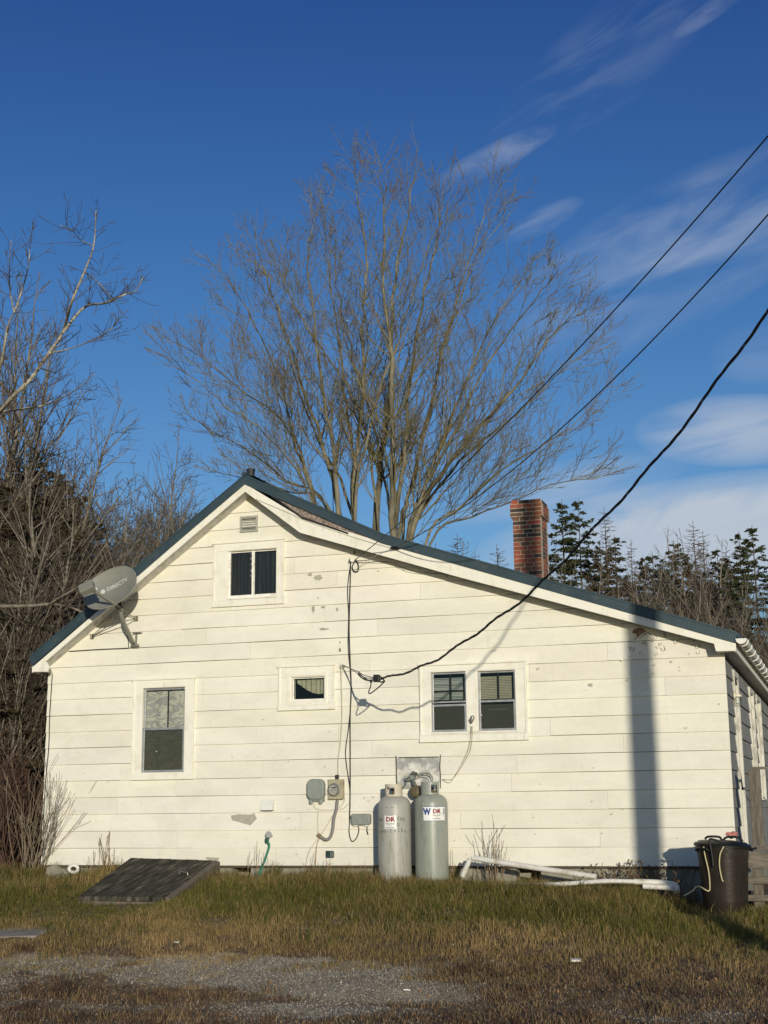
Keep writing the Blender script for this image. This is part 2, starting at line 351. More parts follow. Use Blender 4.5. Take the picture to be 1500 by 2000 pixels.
def clip_top(poly,fn_a,fn_b,xa,xb):     # keep below straight line through (xa,fn_a),(xb,fn_b)
    o=[]; s=lambda p:(fn_a+(fn_b-fn_a)*(p[0]-xa)/(xb-xa))-p[1]
    for i in range(len(poly)):
        p,q=poly[i],poly[(i+1)%len(poly)]; a,b_=s(p),s(q)
        if a>=0: o.append(p)
        if (a>=0)!=(b_>=0):
            t=a/(a-b_); o.append((p[0]+(q[0]-p[0])*t,p[1]+(q[1]-p[1])*t))
    return o
def siding(mb,s0,s1,top,kinks,holes,mp,rng,z0=0.15,h=0.2155,n=25,thick=0.016,jl=(2.0,3.4),gap=0.0034):
    for k in range(n):
        zb=z0+k*h; zt=zb+h-gap
        js=[s0]; x=s0+rng.uniform(0.5,jl[1])
        while x<s1-0.5: js.append(x); x+=rng.uniform(*jl)
        js.append(s1)
        for ja,jb in zip(js,js[1:]):
            bt=rng.uniform(.955,1.03); btc=(bt,bt*rng.uniform(.985,1.005),bt*rng.uniform(.95,1.0)); gp=rng.uniform(-.0018,.0015); off=rng.uniform(0,0.0035); dzb=rng.uniform(-0.002,0.002); ph=rng.uniform(0,9)
            a0=ja+(0.0012 if ja>s0 else 0); b0=jb-(0.0012 if jb<s1 else 0)
            br=sorted(set([a0,b0]+[q for q in kinks if a0<q<b0]+[q for hh in holes for q in hh[:2] if a0<q<b0]+[a0+(b0-a0)*i/6 for i in range(1,6)]))
            zs=sorted(set([zb,zt]+[q for hh in holes for q in hh[2:] if zb<q<zt]))
            for xa,xb in zip(br,br[1:]):
                for za,zc in zip(zs,zs[1:]):
                    cx,cz=(xa+xb)/2,(za+zc)/2
                    if any(hh[0]<cx<hh[1] and hh[2]<cz<hh[3] for hh in holes): continue
                    e=lambda x_: dzb+0.0022*math.sin(x_*2.1+ph)
                    lo=[(xa,za+(e(xa) if za==zb else 0)),(xb,za+(e(xb) if za==zb else 0))]
                    poly=lo+[(xb,zc),(xa,zc)]
                    if top: poly=clip_top(poly,top(xa+1e-4),top(xb-1e-4),xa,xb)
                    if len(poly)<3: continue
                    yo=lambda z: -(off+0.002+thick*(1-(z-zb)/(zt-zb)))
                    vs=[mp(p[0],yo(p[1]),p[1]) for p in poly]; fs=[tuple(range(len(vs)))]
                    if za==zb and poly[0][1]<top(xa) if top else za==zb:
                        vs+= [mp(poly[0][0],0.004,poly[0][1]),mp(poly[1][0],0.004,poly[1][1])]; m=len(vs); fs.append((1,0,m-2,m-1))
                    if abs(xa-ja)<0.01 and len(poly)>=4: vs.append(mp(poly[0][0],0.004,poly[0][1])); vs.append(mp(poly[-1][0],0.004,poly[-1][1])); fs.append((0,len(poly)-1,len(vs)-1,len(vs)-2))
                    if abs(xb-jb)<0.01 and len(poly)>=4: vs.append(mp(poly[1][0],0.004,poly[1][1])); vs.append(mp(poly[2][0],0.004,poly[2][1])); fs.append((2,1,len(vs)-2,len(vs)-1))
                    mb.add(vs,fs,0,btc)
def wtop(x): return min(fbz(x)+0.06,roofz(x)-0.16)
rng=random.Random(4)
mb=MB(); kinks=[p[0] for p in fb]+[p[0] for p in topl]
siding(mb,XL-0.018,XR+0.018,wtop,kinks,HR,lambda s,o,z:(s,o,z),rng)
# peeled spots and curled flakes, on the boards themselves
def spot(px,py,w,h,mi,seed,n=23):
    c=W(px,py); r=random.Random(seed); k=0.0061; pts=[]
    for i in range(n):
        t=2*PI*i/n; q=r.uniform(0.5,1.2); pts.append((c.x+math.cos(t)*w*k*q/2,-0.0215,c.z+math.sin(t)*h*k*q/2))
    mb.add([(c.x,-0.0222,c.z)]+pts,[(0,i+1,(i+1)%n+1) for i in range(n)],mi)
for a_ in ((607,1122,14,7,1),(622,1129,20,12,1),(613,1190,8,17,1),(633,1186,14,4,1),(633,1229,22,6,1),(665,1255,3,5,2),(665,1270,6,8,2),(622,1168,4,4,1),(660,1190,5,10,1),
     (1154,1338,11,8,1),(1250,1235,26,18,2),(1274,1251,8,7,1),(1160,1500,4,3,1)):
    spot(*a_,seed=int(a_[0]*7+a_[1]))
c0=W(478,1600)                           # arrow shaped primer patch low on the wall
pl=[(452,1593),(468,1590),(490,1591),(498,1588),(503,1599),(490,1612),(470,1606),(455,1602)]
mb.add([(W(*p).x,-0.0215,W(*p).z) for p in pl],[tuple(range(8))],1)
pl=[(403,1674),(430,1675),(428,1680),(420,1685),(404,1678)]
mb.add([(W(*p).x,-0.0215,W(*p).z) for p in pl],[tuple(range(5))],1)
def flake(px,py,s,seed):
    c=W(px,py); r=random.Random(seed); a=r.uniform(0,PI); k=0.0061*s; d=Vector((math.cos(a),0,math.sin(a))); q=Vector((-d.z,0,d.x)); c.y=-0.02
    mb.add([c-d*k,c+d*k,c+d*k*0.4+q*k*r.uniform(.5,.9)+Vector((0,-0.018,0)),c-d*k*0.5+q*k*0.5+Vector((0,-0.012,0))],[(0,1,2,3)],0)
    mb.add([c-d*k,c+d*k,c+d*k*0.6-q*k*0.5,c-d*k*0.6-q*k*0.4],[(0,1,2,3)],1)
rr=random.Random(8)
for i in range(30): flake(rr.uniform(1222,1372),rr.uniform(1238,1282),rr.uniform(2,7),i)
for i in range(10): flake(rr.uniform(1222,1330),rr.uniform(1282,1330),rr.uniform(1.5,3),i+40)
for p in ((713,1558),(722,1563),(730,1557),(740,1115),(790,1113),(873,1126),(1215,1290),(962,1272),(968,1270),(1052,1306),(1340,1422),(937,1533),(565,1598),(748,1505),(1405,1375)): flake(*p,rr.uniform(2,4),int(p[0]))
for i in range(46): flake(rr.uniform(100,1400),rr.uniform(1395,1680),rr.uniform(0.8,2.2),i+90)
mb.build('front_siding',[SIDING,DARKP,BROWNP],house)
mb=MB()
# right side wall (weathered) with a door opening and two windows, left side wall
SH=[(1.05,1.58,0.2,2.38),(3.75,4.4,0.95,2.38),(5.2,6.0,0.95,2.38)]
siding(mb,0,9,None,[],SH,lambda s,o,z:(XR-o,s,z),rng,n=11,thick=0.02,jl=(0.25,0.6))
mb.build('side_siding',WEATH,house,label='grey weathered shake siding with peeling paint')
mb=MB(); siding(mb,0,9,None,[],[],lambda s,o,z:(XL+o,s,z),rng,n=11,thick=0.024,jl=(2,3)); mb.build('side_siding',SIDING,house)
# backing walls with openings
def backing(mb,s0,s1,z0,z1,holes,mp,top=None,kinks=[]):
    br=sorted(set([s0,s1]+[q for h in holes for q in h[:2]]+[q for q in kinks if s0<q<s1])); zs=sorted(set([z0,z1]+[q for h in holes for q in h[2:]]))
    for xa,xb in zip(br,br[1:]):
        for za,zc in zip(zs,zs[1:]):
            if any(h[0]<(xa+xb)/2<h[1] and h[2]<(za+zc)/2<h[3] for h in holes): continue
            poly=[(xa,za),(xb,za),(xb,zc),(xa,zc)]
            if top: poly=clip_top(poly,top(xa+1e-4),top(xb-1e-4),xa,xb)
            if len(poly)>2: n_=len(poly); mb.add([mp(p[0],0.01,p[1]) for p in poly]+[mp(p[0],0.10,p[1]) for p in poly],[tuple(range(n_)),tuple(range(2*n_-1,n_-1,-1))]+[(i,i+n_,(i+1)%n_+n_,(i+1)%n_) for i in range(n_)])
mb=MB(); backing(mb,XL,XR,0.12,5.4,HR,lambda s,o,z:(s,o,z),wtop,kinks); mb.build('sheathing',mat('sheathing board',(0.085,0.065,0.045),.9),house); mb=MB()
backing(mb,0.11,9,0.12,2.75,SH,lambda s,o,z:(XR-o,s,z)); backing(mb,0.11,9,0.12,2.75,[],lambda s,o,z:(XL+o,s,z))
mb.bb(XL,XR,9.0,9.1,0.1,2.7); mb.bb(XL+0.12,XR-0.12,0.12,8.98,0.12,0.17)
mb.prism([(XL,2.7),(Ta[0],5.0),(XR,2.6)],9.0,9.1); mb.prism([(XL+.15,.18),(XR-1.0,.18),(XR-1.0,2.5),(Ta[0],4.9),(XL+.15,2.7)],1.2,1.25)
mb.build('inner_wall',DARK,house)
# foundation
mb=MB()
for a_,b_ in ((XL+0.02,-9.3),(-8.1,-7.55),(-7.3,-3.9),(-3.6,XR-0.03)): mb.bb(a_,b_,0.05,0.24,-0.6,0.149)
mb.bb(XR-0.23,XR-0.03,0.26,9,-0.7,0.149); mb.bb(XL+0.03,XL+0.2,0.26,9,-0.6,0.149); mb.bb(XL+0.3,XR-0.3,0.5,0.6,-0.6,0.11)
mb.build('foundation',CONC,house)
# roof: sheets following the teal line, ribs, ridge cap
mb=MB()
up_=lambda p,d:(p[0],p[1]+d)
outl=[up_(p,0) for p in topl]+[up_(p,-0.035) for p in reversed(topl)]
mb.prism(outl,-0.25,9.3)
for a_,b_ in zip(topl,topl[1:]):
    k=0
    yv=0.15
    while yv<9.2:
        mb.loft([Vector((a_[0],yv+dy,a_[1]+dz)) for dy,dz in((-.02,.001),(.02,.001),(.012,.03),(-.012,.03))],[Vector((b_[0],yv+dy,b_[1]+dz)) for dy,dz in((-.02,.001),(.02,.001),(.012,.03),(-.012,.03))]); yv+=0.4
    
roof=mb.build('roof',TEAL,house)
mb=MB(); d1=0.105
tb=[P(62,1301),P(478,946),P(745,1061),P(1436,1256)]
mb.prism(topl+list(reversed(tb)),-0.275,-0.25); mb.prism([up_(p,.004) for p in topl]+[up_(p,-.02) for p in reversed(topl)],-0.283,-0.276)
mb.build('rake_trim',TEAL,roof)
mb=MB(); mb.prism([(Ta[0]-.12,Ta[1]-.075),(Ta[0],Ta[1]+.03),(Ta[0]+.13,Ta[1]-.02),(Ta[0],Ta[1]+.012)],-.2,9.25); mb.tube([(Ta[0],-.30,Ta[1]+.008),(Ta[0],9.2,Ta[1]+.008)],0.028,8); mb.build('ridge_cap',TEAL,roof)
# old shingle wedge between old rake board and new metal
mb=MB(); wl=[P(520,958),P(560,975),P(640,1010),P(745,1058),P(745,1072),P(592,1016)]
mb.prism(wl,-0.245,-0.20); mb.build('old_shingles',SHING,roof,label='exposed grey brown shingles under the metal edge')
# fascia boards
mb=MB()
fl=[P(66,1300),P(478,944.5),FLa,FLl]; mb.prism(fl,-0.262,-0.236)
fr=[P(478,944.5),P(590,1012),P(745,1058),P(1437,1252),P(1437,1271),P(1398,1272),P(1394,1257),FLm,FLk,FLa]
mb.prism(fr[:4]+fr[4:],-0.2622,-0.2355)
mb.prism([FLl,P(66,1301),P(90,1292),P(96,1303),P(92,1312)],-0.268,-0.236)
mb.build('rake_board',TRIM,house,bevel=0.003)
mb=MB()                                # solid black strip standing in for the drip edge's shadow on the old board
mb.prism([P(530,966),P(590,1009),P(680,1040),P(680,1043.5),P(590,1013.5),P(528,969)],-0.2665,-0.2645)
mb.build('drip_edge_shadow',BLACK,house)
# soffits along rakes (underside) and eaves
mb=MB()
for (a_,b_) in zip(fb,fb[1:]):
    mb.loft([Vector((a_[0],y,a_[1]+z)) for y,z in((-.236,.012),(-.0,.012),(-.0,.03),(-.236,.03))],[Vector((b_[0],y,b_[1]+z)) for y,z in((-.236,.012),(-.0,.012),(-.0,.03),(-.236,.03))])
RX=P(1437,1260)[0]; RZ=P(1437,1271)[1]
mb.bb(XR-0.05,RX-0.03,-0.236,9.2,RZ+0.005,RZ+0.025)
mb.bb(Tl[0]+.05,XL+0.05,-0.2,9.2,FLl[1]+0.002,FLl[1]+0.02)
mb.build('soffit',mat('soffit paint',(0.62,0.60,0.54),0.7,(0.33,0.30,0.26),9,8,0.5,0.7),house)
mb=MB(); mb.bb(RX-0.03,RX-0.005,-0.2355,9.2,RZ-0.005,Tr[1]-0.05); mb.build('eave_board',TRIM,house); mb=MB(); mb.bb(Tl[0]+.03,Tl[0]+.05,-0.2355,9.2,FLl[1]-.005,FLl[1]+.1); mb.build('eave_board',TRIM,house)
# gutter
mb=MB(); gx=RX+0.065; gz=Tr[1]-0.075; rg=0.062
ring=[]
for k in range(13):
    t=PI+PI*k/12; ring.append((math.cos(t)*rg,math.sin(t)*rg))
ring+= [(x_*0.93,z_*0.93) for x_,z_ in reversed(ring)]
mb.loft([Vector((gx+a_,-0.30,gz+b_)) for a_,b_ in ring],[Vector((gx+a_,9.2,gz+b_)) for a_,b_ in ring])
mb.prism([(gx+math.cos(PI+PI*k/12)*rg,gz+math.sin(PI+PI*k/12)*rg) for k in range(13)],-0.306,-0.301)
gut=mb.build('gutter',WHITEP,house,smooth=True)
for k in range(16):
    yv=-0.12+k*0.6; mb=MB(); mb.tube([(gx+math.cos(PI+PI*j/10)*(rg+.006),yv,gz+math.sin(PI+PI*j/10)*(rg+.006)) for j in range(11)],0.007,6); mb.bb(gx-rg,gx+rg,yv-.01,yv+.01,gz+.002,gz+.008)
    mb.build('gutter_bracket',WHITEP,gut)
# vent pipe and chimney
mb=MB(); c=W(490,932,1.2); mb.lathe([(0.055,-0.5),(0.055,0.02),(0.062,0.02),(0.062,0.05),(0.05,0.05),(0.05,-0.1)],(c.x,c.y,W(490,919,1.2).z-0.03),16); mb.build('vent_pipe',mat('black pipe',(0.03,0.028,0.028),0.6),house,smooth=True)
CY=4.6
cl_=W(1002,1050,CY); cr_=W(1057,1050,CY); cx0,cx1=cl_.x,cr_.x; ctop=W(1030,975,CY).z; cw=cx1-cx0; cdp=0.55
brick=bpy.data.materials.new('chimney brick'); brick.use_nodes=True; n=brick.node_tree.nodes; l=brick.node_tree.links; b=n['Principled BSDF']; b.inputs['Roughness'].default_value=0.85
at_=n.new('ShaderNodeAttribute'); at_.attribute_name='tint'; l.new(at_.outputs['Color'],b.inputs['Base Color'])
nb=n.new('ShaderNodeTexNoise'); nb.inputs['Scale'].default_value=60; nb.inputs['Detail'].default_value=6; tcx=n.new('ShaderNodeTexCoord'); l.new(tcx.outputs['Object'],nb.inputs['Vector']); bu=n.new('ShaderNodeBump'); bu.inputs['Strength'].default_value=0.6; bu.inputs['Distance'].default_value=0.01; l.new(nb.outputs[0],bu.inputs['Height']); l.new(bu.outputs[0],b.inputs['Normal'])
mb=MB(); rb=random.Random(11); ch=(ctop-W(1030,1128,CY).z)/18.6; zc=ctop-ch; k=0
def bcol():
    q=rb.random()
    if q<0.2: return (0.06,0.040,0.033)
    if q<0.48: return (rb.uniform(.13,.19),0.075,0.048)
    return (rb.uniform(.24,.34),rb.uniform(.070,.10),rb.uniform(.038,.055))
def bbx(x0,x1,y0,y1,z0,z1,col):
    o=len(mb.v); h_=mb.c; mb.c=[]; mb.bb(x0,x1,y0,y1,z0,z1); mb.c=h_+[col]*(len(mb.v)-o)
zr=roofz(cx0)-0.25; j=ch*0.17
core=[]
while zc>zr:
    e=0.032 if k in(1,2,3) else (0.016 if k==0 else 0.0)
    x0,x1,y0,y1=cx0-e,cx1+e,CY-e,CY+cdp+e
    wx=x1-x0; wy=y1-y0
    cuts=[0,0.38,0.72,1] if k%2 else [0,0.25,0.62,1]
    if k%3==2: cuts=[0,0.5,1]
    for a_,b_ in zip(cuts,cuts[1:]): 
        dd=rb.uniform(0,0.004); bbx(x0+a_*wx+j*.5,x0+b_*wx-j*.5,y0-dd,y0+0.1,zc,zc+ch-j,bcol()); bbx(x0+a_*wx+j*.5,x0+b_*wx-j*.5,y1-0.1,y1,zc,zc+ch-j,bcol())
    cu=[0.1/wy+0.01,0.5,1-0.1/wy-0.01]
    for a_,b_ in zip(cu,cu[1:]):
        dd=rb.uniform(0,0.004); bbx(x1-0.1,x1+dd-.001,y0+a_*wy+j*.5,y0+b_*wy-j*.5,zc,zc+ch-j,bcol()); bbx(x0+.001,x0+0.1,y0+a_*wy+j*.5,y0+b_*wy-j*.5,zc,zc+ch-j,bcol())
    e2=e-0.003; core.append((cx0-e2,cx1+e2,CY-e2,CY+cdp+e2,zc-j*1.01,zc+ch-j*1.0)); zc-=ch; k+=1
chim=mb.build('chimney',brick,house)
mb=MB()
for i,q in enumerate(core): mb.bb(*q[:4],q[4]+0.0003*i,q[5])
mb.build('mortar',mat('mortar',(0.60,0.53,0.42),0.95,(0.42,0.36,0.28),20),chim)
# ------------------------------------------------------------------ windows
def board(mb,x0,x1,z0,z1,y0,y1): mb.bb(x0,x1,y0,y1,z0,z1)
def casing(h,outer,label,proud=0.05,head=True):
    ox0,ox1,oz0,oz1=rect(outer); mb=MB()
    hx0,hx1,hz0,hz1=h
    return ox0,ox1,oz0,oz1
def window(outer,holes,label,mull=None):
    ox0,ox1,oz0,oz1=rect(outer); hx0=min(h[0] for h in holes); hx1=max(h[1] for h in holes); hz0=sum(h[2] for h in holes)/len(holes); hz1=sum(h[3] for h in holes)/len(holes)
    mb=MB(); yb=0.008; yf=-0.042
    board(mb,ox0,hx0,oz0+0.085,hz1,yf,yb); board(mb,hx1,ox1,oz0+0.085,hz1,yf-.001,yb)
    board(mb,ox0,ox1,hz1,oz1-0.018,yf-0.002,yb); board(mb,ox0-0.012,ox1+0.012,oz1-0.018,oz1+0.006,yf-0.022,yb)
    board(mb,ox0-0.01,ox1+0.01,oz0,oz0+0.085,yf-0.008,yb)
    mb.loft([Vector((ox0-.01,y,z)) for y,z in((yf-.008,oz0+.0855),(yb,oz0+.0855),(yb,hz0+.002),(yf+.012,hz0-.012))],[Vector((ox1+.01,y,z)) for y,z in((yf-.008,oz0+.0855),(yb,oz0+.0855),(yb,hz0+.002),(yf+.012,hz0-.012))])
    # stepped back band round the casing
    board(mb,ox1-0.022,ox1,oz0+.085,oz1-.018,yf-0.012,yf-.001); board(mb,ox0,ox0+0.022,oz0+.085,oz1-.018,yf-0.012,yf)
    for a_,b_ in zip(holes,holes[1:]): board(mb,a_[1],b_[0],hz0,hz1,yf+0.004,yb)
    # jamb liners
    for h in holes:
        board(mb,h[0]-.012,h[0]+.006,h[2],h[3],yf+.006,0.1); board(mb,h[1]-.006,h[1]+.012,h[2],h[3],yf+.006,0.1)
        board(mb,h[0]+.006,h[1]-.006,h[3]-.006,h[3]+.01,yf+.006,0.1); board(mb,h[0]+.006,h[1]-.006,h[2]-.01,h[2]+.006,yf+.006,0.1)
    return mb.build('window',TRIM,house,label=label,bevel=0.003)
def sash(win,x0,x1,z0,z1,fw,y,m,name='sash',d=0.022):
    mb=MB(); board(mb,x0,x0+fw,z0,z1,y,y+d); board(mb,x1-fw,x1,z0,z1,y,y+d); board(mb,x0+fw,x1-fw,z0,z0+fw,y,y+d); board(mb,x0+fw,x1-fw,z1-fw,z1,y,y+d); o=mb.build(name,m,win,bevel=0.002)
    mb=MB(); board(mb,x0+fw,x1-fw,z0+fw,z1-fw,y+d*.4,y+d*.4+.004); mb.build('pane',GLASS,win); return o
def curtain(win,x0,x1,z0,z1,y,m,waves=9,amp=0.012,seed=0,bottom=None):
    mb=MB(); r=random.Random(seed); n_=90; ph=[r.uniform(0,6) for _ in range(4)]; vs=[]
    for i in range(n_+1):
        t=i/n_; x=x0+(x1-x0)*t; yv=y+amp*math.sin(t*waves*2*PI+ph[0])+amp*.5*math.sin(t*waves*4.3+ph[1])
        zb=bottom(t) if bottom else z0
        for k in range(7): zz=z1+(zb-z1)*k/6; vs.append((x,yv+0.004*math.sin(k+t*9),zz))
    mb.add(vs,[(i*7+k,i*7+k+1,(i+1)*7+k+1,(i+1)*7+k) for i in range(n_) for k in range(6)]); return mb.build('curtain',m,win,smooth=2)
# attic window
h=HR[0]; w1=window(((420,1063),(556,1052),(556,1180),(418,1187)),[h],'small two-pane attic window with charcoal curtains')
CH=mat('charcoal curtain',(0.022,0.021,0.020),0.95,(0.045,0.043,0.038),3,stretch=(12,1,0.6))
cm=(h[0]+h[1])/2
FL=mat('flaking sash paint',(0.84,0.82,0.76),0.6,(0.45,0.40,0.30),14,8,0.52,0.72)
sash(w1,h[0]+.007,cm-.0005,h[2]+.007,h[3]-.007,0.016,0.012,FL); sash(w1,cm+.0005,h[1]-.007,h[2]+.007,h[3]-.007,0.016,0.0125,FL)
mb=MB(); board(mb,h[0]+.007,h[1]-.007,h[2]+.007,h[2]+.04,-.02,0.011); board(mb,h[0]+.007,h[0]+.034,h[2]+.04,h[3]-.007,-.012,0.0115)
rj=random.Random(3)
for i in range(26):
    zz=h[2]+.04+rj.random()*(h[3]-h[2]-.05); xx=rj.choice((h[0]+.034,cm-.017,cm+.017)); s_=rj.uniform(.004,.012); mb.add([(xx-.004,-.013,zz-s_),(xx+rj.uniform(-.01,.012),-.015,zz),(xx-.004,-.013,zz+s_)],[(0,1,2)])
board(mb,cm-.012,cm+.012,h[2]+.04,h[3]-.007,-.006,0.0118)
mb.build('muntin',FL,w1)
curtain(w1,h[0]-.02,cm-.01,h[2]-.03,h[3]+.01,0.055,CH,7,0.01,1); curtain(w1,cm+.01,h[1]+.02,h[2]-.03,h[3]+.01,0.06,CH,6,0.012,2)
# left double hung
h=HR[1]; w2=window(((265,1328),(381,1323),(380,1521),(257,1525)),[h],'tall sash window with leaf patterned curtain')
mr_=W(320,1424).z
def leaf_mat():
    m=bpy.data.materials.new('leaf curtain'); m.use_nodes=True; n=m.node_tree.nodes; l=m.node_tree.links; b=n['Principled BSDF']; b.inputs['Roughness'].default_value=0.95
    t=n.new('ShaderNodeTexCoord'); mp=n.new('ShaderNodeMapping'); mp.inputs['Rotation'].default_value=(0,0.6,0); mp.inputs['Scale'].default_value=(1,1,2.2); l.new(t.outputs['Object'],mp.inputs[0])
    q=n.new('ShaderNodeTexNoise'); q.inputs['Scale'].default_value=3.6; q.inputs['Detail'].default_value=1.5; q.inputs['Distortion'].default_value=2.2; l.new(mp.outputs[0],q.inputs['Vector'])
    r=n.new('ShaderNodeValToRGB'); l.new(q.outputs[0],r.inputs[0]); e=r.color_ramp.elements; e[0].position=0.47; e[0].color=(0.46,0.44,0.43,1); e[1].position=0.51; e[1].color=(0.74,0.68,0.58,1); k=e.new(0.62); k.color=(0.70,0.65,0.56,1); k=e.new(0.64); k.color=(0.48,0.46,0.44,1)
    l.new(r.outputs[0],b.inputs['Base Color']); return m
LEAF=leaf_mat()
sash(w2,h[0]+.007,h[1]-.007,mr_-.01,h[3]-.007,0.026,0.006,ALU); sash(w2,h[0]+.007,h[1]-.007,h[2]+.007,mr_+.02,0.03,-0.018,ALU)
mb=MB(); cm=W(326,1390).x; board(mb,cm-.008,cm+.008,mr_+.02,h[3]-.033,0.03,0.042); mb.build('muntin',DARK,w2)
mb=MB(); board(mb,h[0]+.037,h[1]-.037,h[2]+.037,mr_-.01,-0.0025,0.0005)
SCR=bpy.data.materials.new('insect screen'); SCR.use_nodes=True; n=SCR.node_tree.nodes; l=SCR.node_tree.links; n.clear(); o_=n.new('ShaderNodeOutputMaterial'); a1=n.new('ShaderNodeBsdfTransparent'); a2=n.new('ShaderNodeBsdfDiffuse'); a2.inputs[0].default_value=(0.11,0.103,0.08,1); x_=n.new('ShaderNodeMixShader'); x_.inputs[0].default_value=0.5; l.new(a1.outputs[0],x_.inputs[1]); l.new(a2.outputs[0],x_.inputs[2]); l.new(x_.outputs[0],o_.inputs[0])
mb.build('insect_screen',SCR,w2)
curtain(w2,h[0]-.02,h[1]+.02,h[2]-.03,h[3]-.045,0.07,LEAF,3,0.008,5)
# small window
h=HR[2]; w3=window(((548,1302),(653,1298),(656,1385),(545,1389)),[h],'small square window with a drooping cream curtain')
i0,i1,j0,j1=rect(((564,1315),(641,1311),(641,1376),(563,1380)))
mb=MB(); 
for q in ((i0,h[0]-.012,j0,j1),(h[1]+.012,i1,j0,j1),(h[0]-.0119,h[1]+.0119,h[3]+.01,j1),(h[0]-.0119,h[1]+.0119,j0,h[2]-.01)): board(mb,*q,-.056,-.0445)
mb.build('inner_casing',TRIM,w3,bevel=.003)
sash(w3,h[0]+.007,h[1]-.007,h[2]+.007,h[3]-.007,0.012,0.0,FL)
curtain(w3,h[0]+.03,h[1]-.03,h[2],h[3]-.03,0.075,mat('cream cloth',(0.55,0.51,0.38),0.95,(0.40,0.37,0.27),20),6,0.012,9,bottom=lambda t:h[2]+(h[3]-h[2])*(0.80-0.52*min(1,math.sin(min(t*1.9,PI/2))) if t<0.9 else 0.30))
# double window
hl,hr=HR[3],HR[4]; w4=window(((821,1301),(1027,1289),(1034,1446),(823,1450)),[hl,hr],'pair of sash windows with slatted blinds')
SL=mat('blind slat',(0.60,0.55,0.42),0.6,(0.5,0.46,0.35),20); SL2=mat('pale blind slat',(0.50,0.52,0.50),0.6)
for idx,(h,py) in enumerate(((hl,1371),(hr,1369))):
    mz=W(870 if idx==0 else 970,py).z
    sash(w4,h[0]+.007,h[1]-.007,mz-.012,h[3]-.007,0.022,0.006,ALU); sash(w4,h[0]+.007,h[1]-.007,h[2]+.007,(mz+.012 if idx else mz-.03),0.026,-0.018,ALU)
    mb=MB(); cm=(h[0]+h[1])/2+.012; board(mb,cm-.006,cm+.006,mz,h[3]-.03,0.028,0.04); 
    if idx==0: board(mb,h[0]+.02,h[1]-.02,mz+.13,mz+.145,0.028,0.04)
    mb.build('muntin',DARK,w4)
    mb=MB(); board(mb,h[0]+.033,h[1]-.033,h[2]+.033,mz-.04,-0.0025,0.0005); mb.build('insect_screen',SCR,w4)
    mb=MB(); zt=h[3]-0.075; nsl=14
    for k in range(nsl):
        zz=zt-k*((zt-mz-.02)/nsl); rot=Matrix.Rotation(R(52 if idx else 40+ (k%4)*9),3,'X')
        for xa,xb in ((h[0]+.01,cm-.03),(cm+.0,h[1]-.07)):
            mb.box(((xa+xb)/2,0.075,zz),(xb-xa,0.019,0.0015),rot)
    mb.build('blind',SL if idx else SL2,w4)
mb=MB(); h=hr; q=W(965,1383); mb.bb(q.x-.12,q.x+.14,0.2,0.23,q.z-.012,q.z+.01); mb.build('shade_rail',mat('cream rail',(0.5,0.47,0.36),0.7),w4)
# gable louvre
v0,v1,z0,z1=rect(((471,1010),(504,1007),(505,1038),(470,1041))); mb=MB()
for q in ((v0,v1,z1-.022,z1),(v0,v1,z0,z0+.02),(v0,v0+.022,z0+.02,z1-.022),(v1-.022,v1,z0+.02,z1-.022)): board(mb,*q,-.036,-.002)
mb.bb(v0+.02,v1-.02,-.012,-.004,z0+.015,z1-.015,1)
nl=6
for k in range(nl): mb.box(((v0+v1)/2,-.024,z0+.033+k*(z1-z0-.06)/(nl-1)),(v1-v0-.044,.022,.003),Matrix.Rotation(R(-48),3,'X'))
mb.build('gable_vent',[mat('vent aluminium',(0.42,0.43,0.38),0.5,(0.33,0.33,0.28),20),DARK],house,label='small louvred vent near the roof peak')
# dryer vent hood
v0,v1,z0,z1=rect(((515,1562),(536,1560),(538,1582),(514,1583))); mb=MB()
mb.loft([Vector((v0,y,z)) for y,z in((-.018,z0),(-.018,z1),(-.03,z1),(-.10,z0))],[Vector((v1,y,z)) for y,z in((-.018,z0),(-.018,z1),(-.03,z1),(-.10,z0))])
mb.bb(v0+.01,v1-.01,-.085,-.02,z0-.006,z0-.001,1); mb.build('dryer_vent_hood',[WHITEP,DARK],house)
# right side openings: door and windows with protruding jambs
def jamb(y0,y1,z0,z1,name,lab):
    mb=MB(); 
    for a_,b_ in ((y0-.06,y0),(y1,y1+.09)): mb.bb(XR+.0,XR+.04,a_,b_,z0-.03,z1+.07)
    mb.bb(XR+.0,XR+.039,y0+.001,y1-.001,z1,z1+.07); mb.bb(XR,XR+.05,y0-.01,y1+.01,z0-.05,z0-.031); mb.bb(XR-.09,XR-.001,y0,y0+.02,z0,z1); mb.bb(XR-.09,XR-.001,y1-.02,y1,z0,z1)
    return mb.build(name,mat('peeling trim',(0.62,0.60,0.53),.7,(0.28,0.26,0.22),7,8,.5,.68,.3,30,stretch=(1,3,.5)),house,label=lab)
dr=jamb(1.05,1.58,.2,2.38,'side_door','narrow side door between peeling white jambs')
mb=MB(); mb.bb(XR-.07,XR-.03,1.07,1.56,.2,2.37); mb.bb(XR-.03,XR-.022,1.13,1.5,.4,1.1); mb.bb(XR-.03,XR-.022,1.13,1.5,1.25,2.2); mb.build('door_leaf',WEATH,dr)
mb=MB(); mb.lathe([(.012,0),(.012,.03),(.028,.04),(.028,.06),(.01,.07)],(XR-.03,1.12,1.05),12,axis=(1,0,0)); mb.build('door_knob',STEEL,dr,smooth=True)
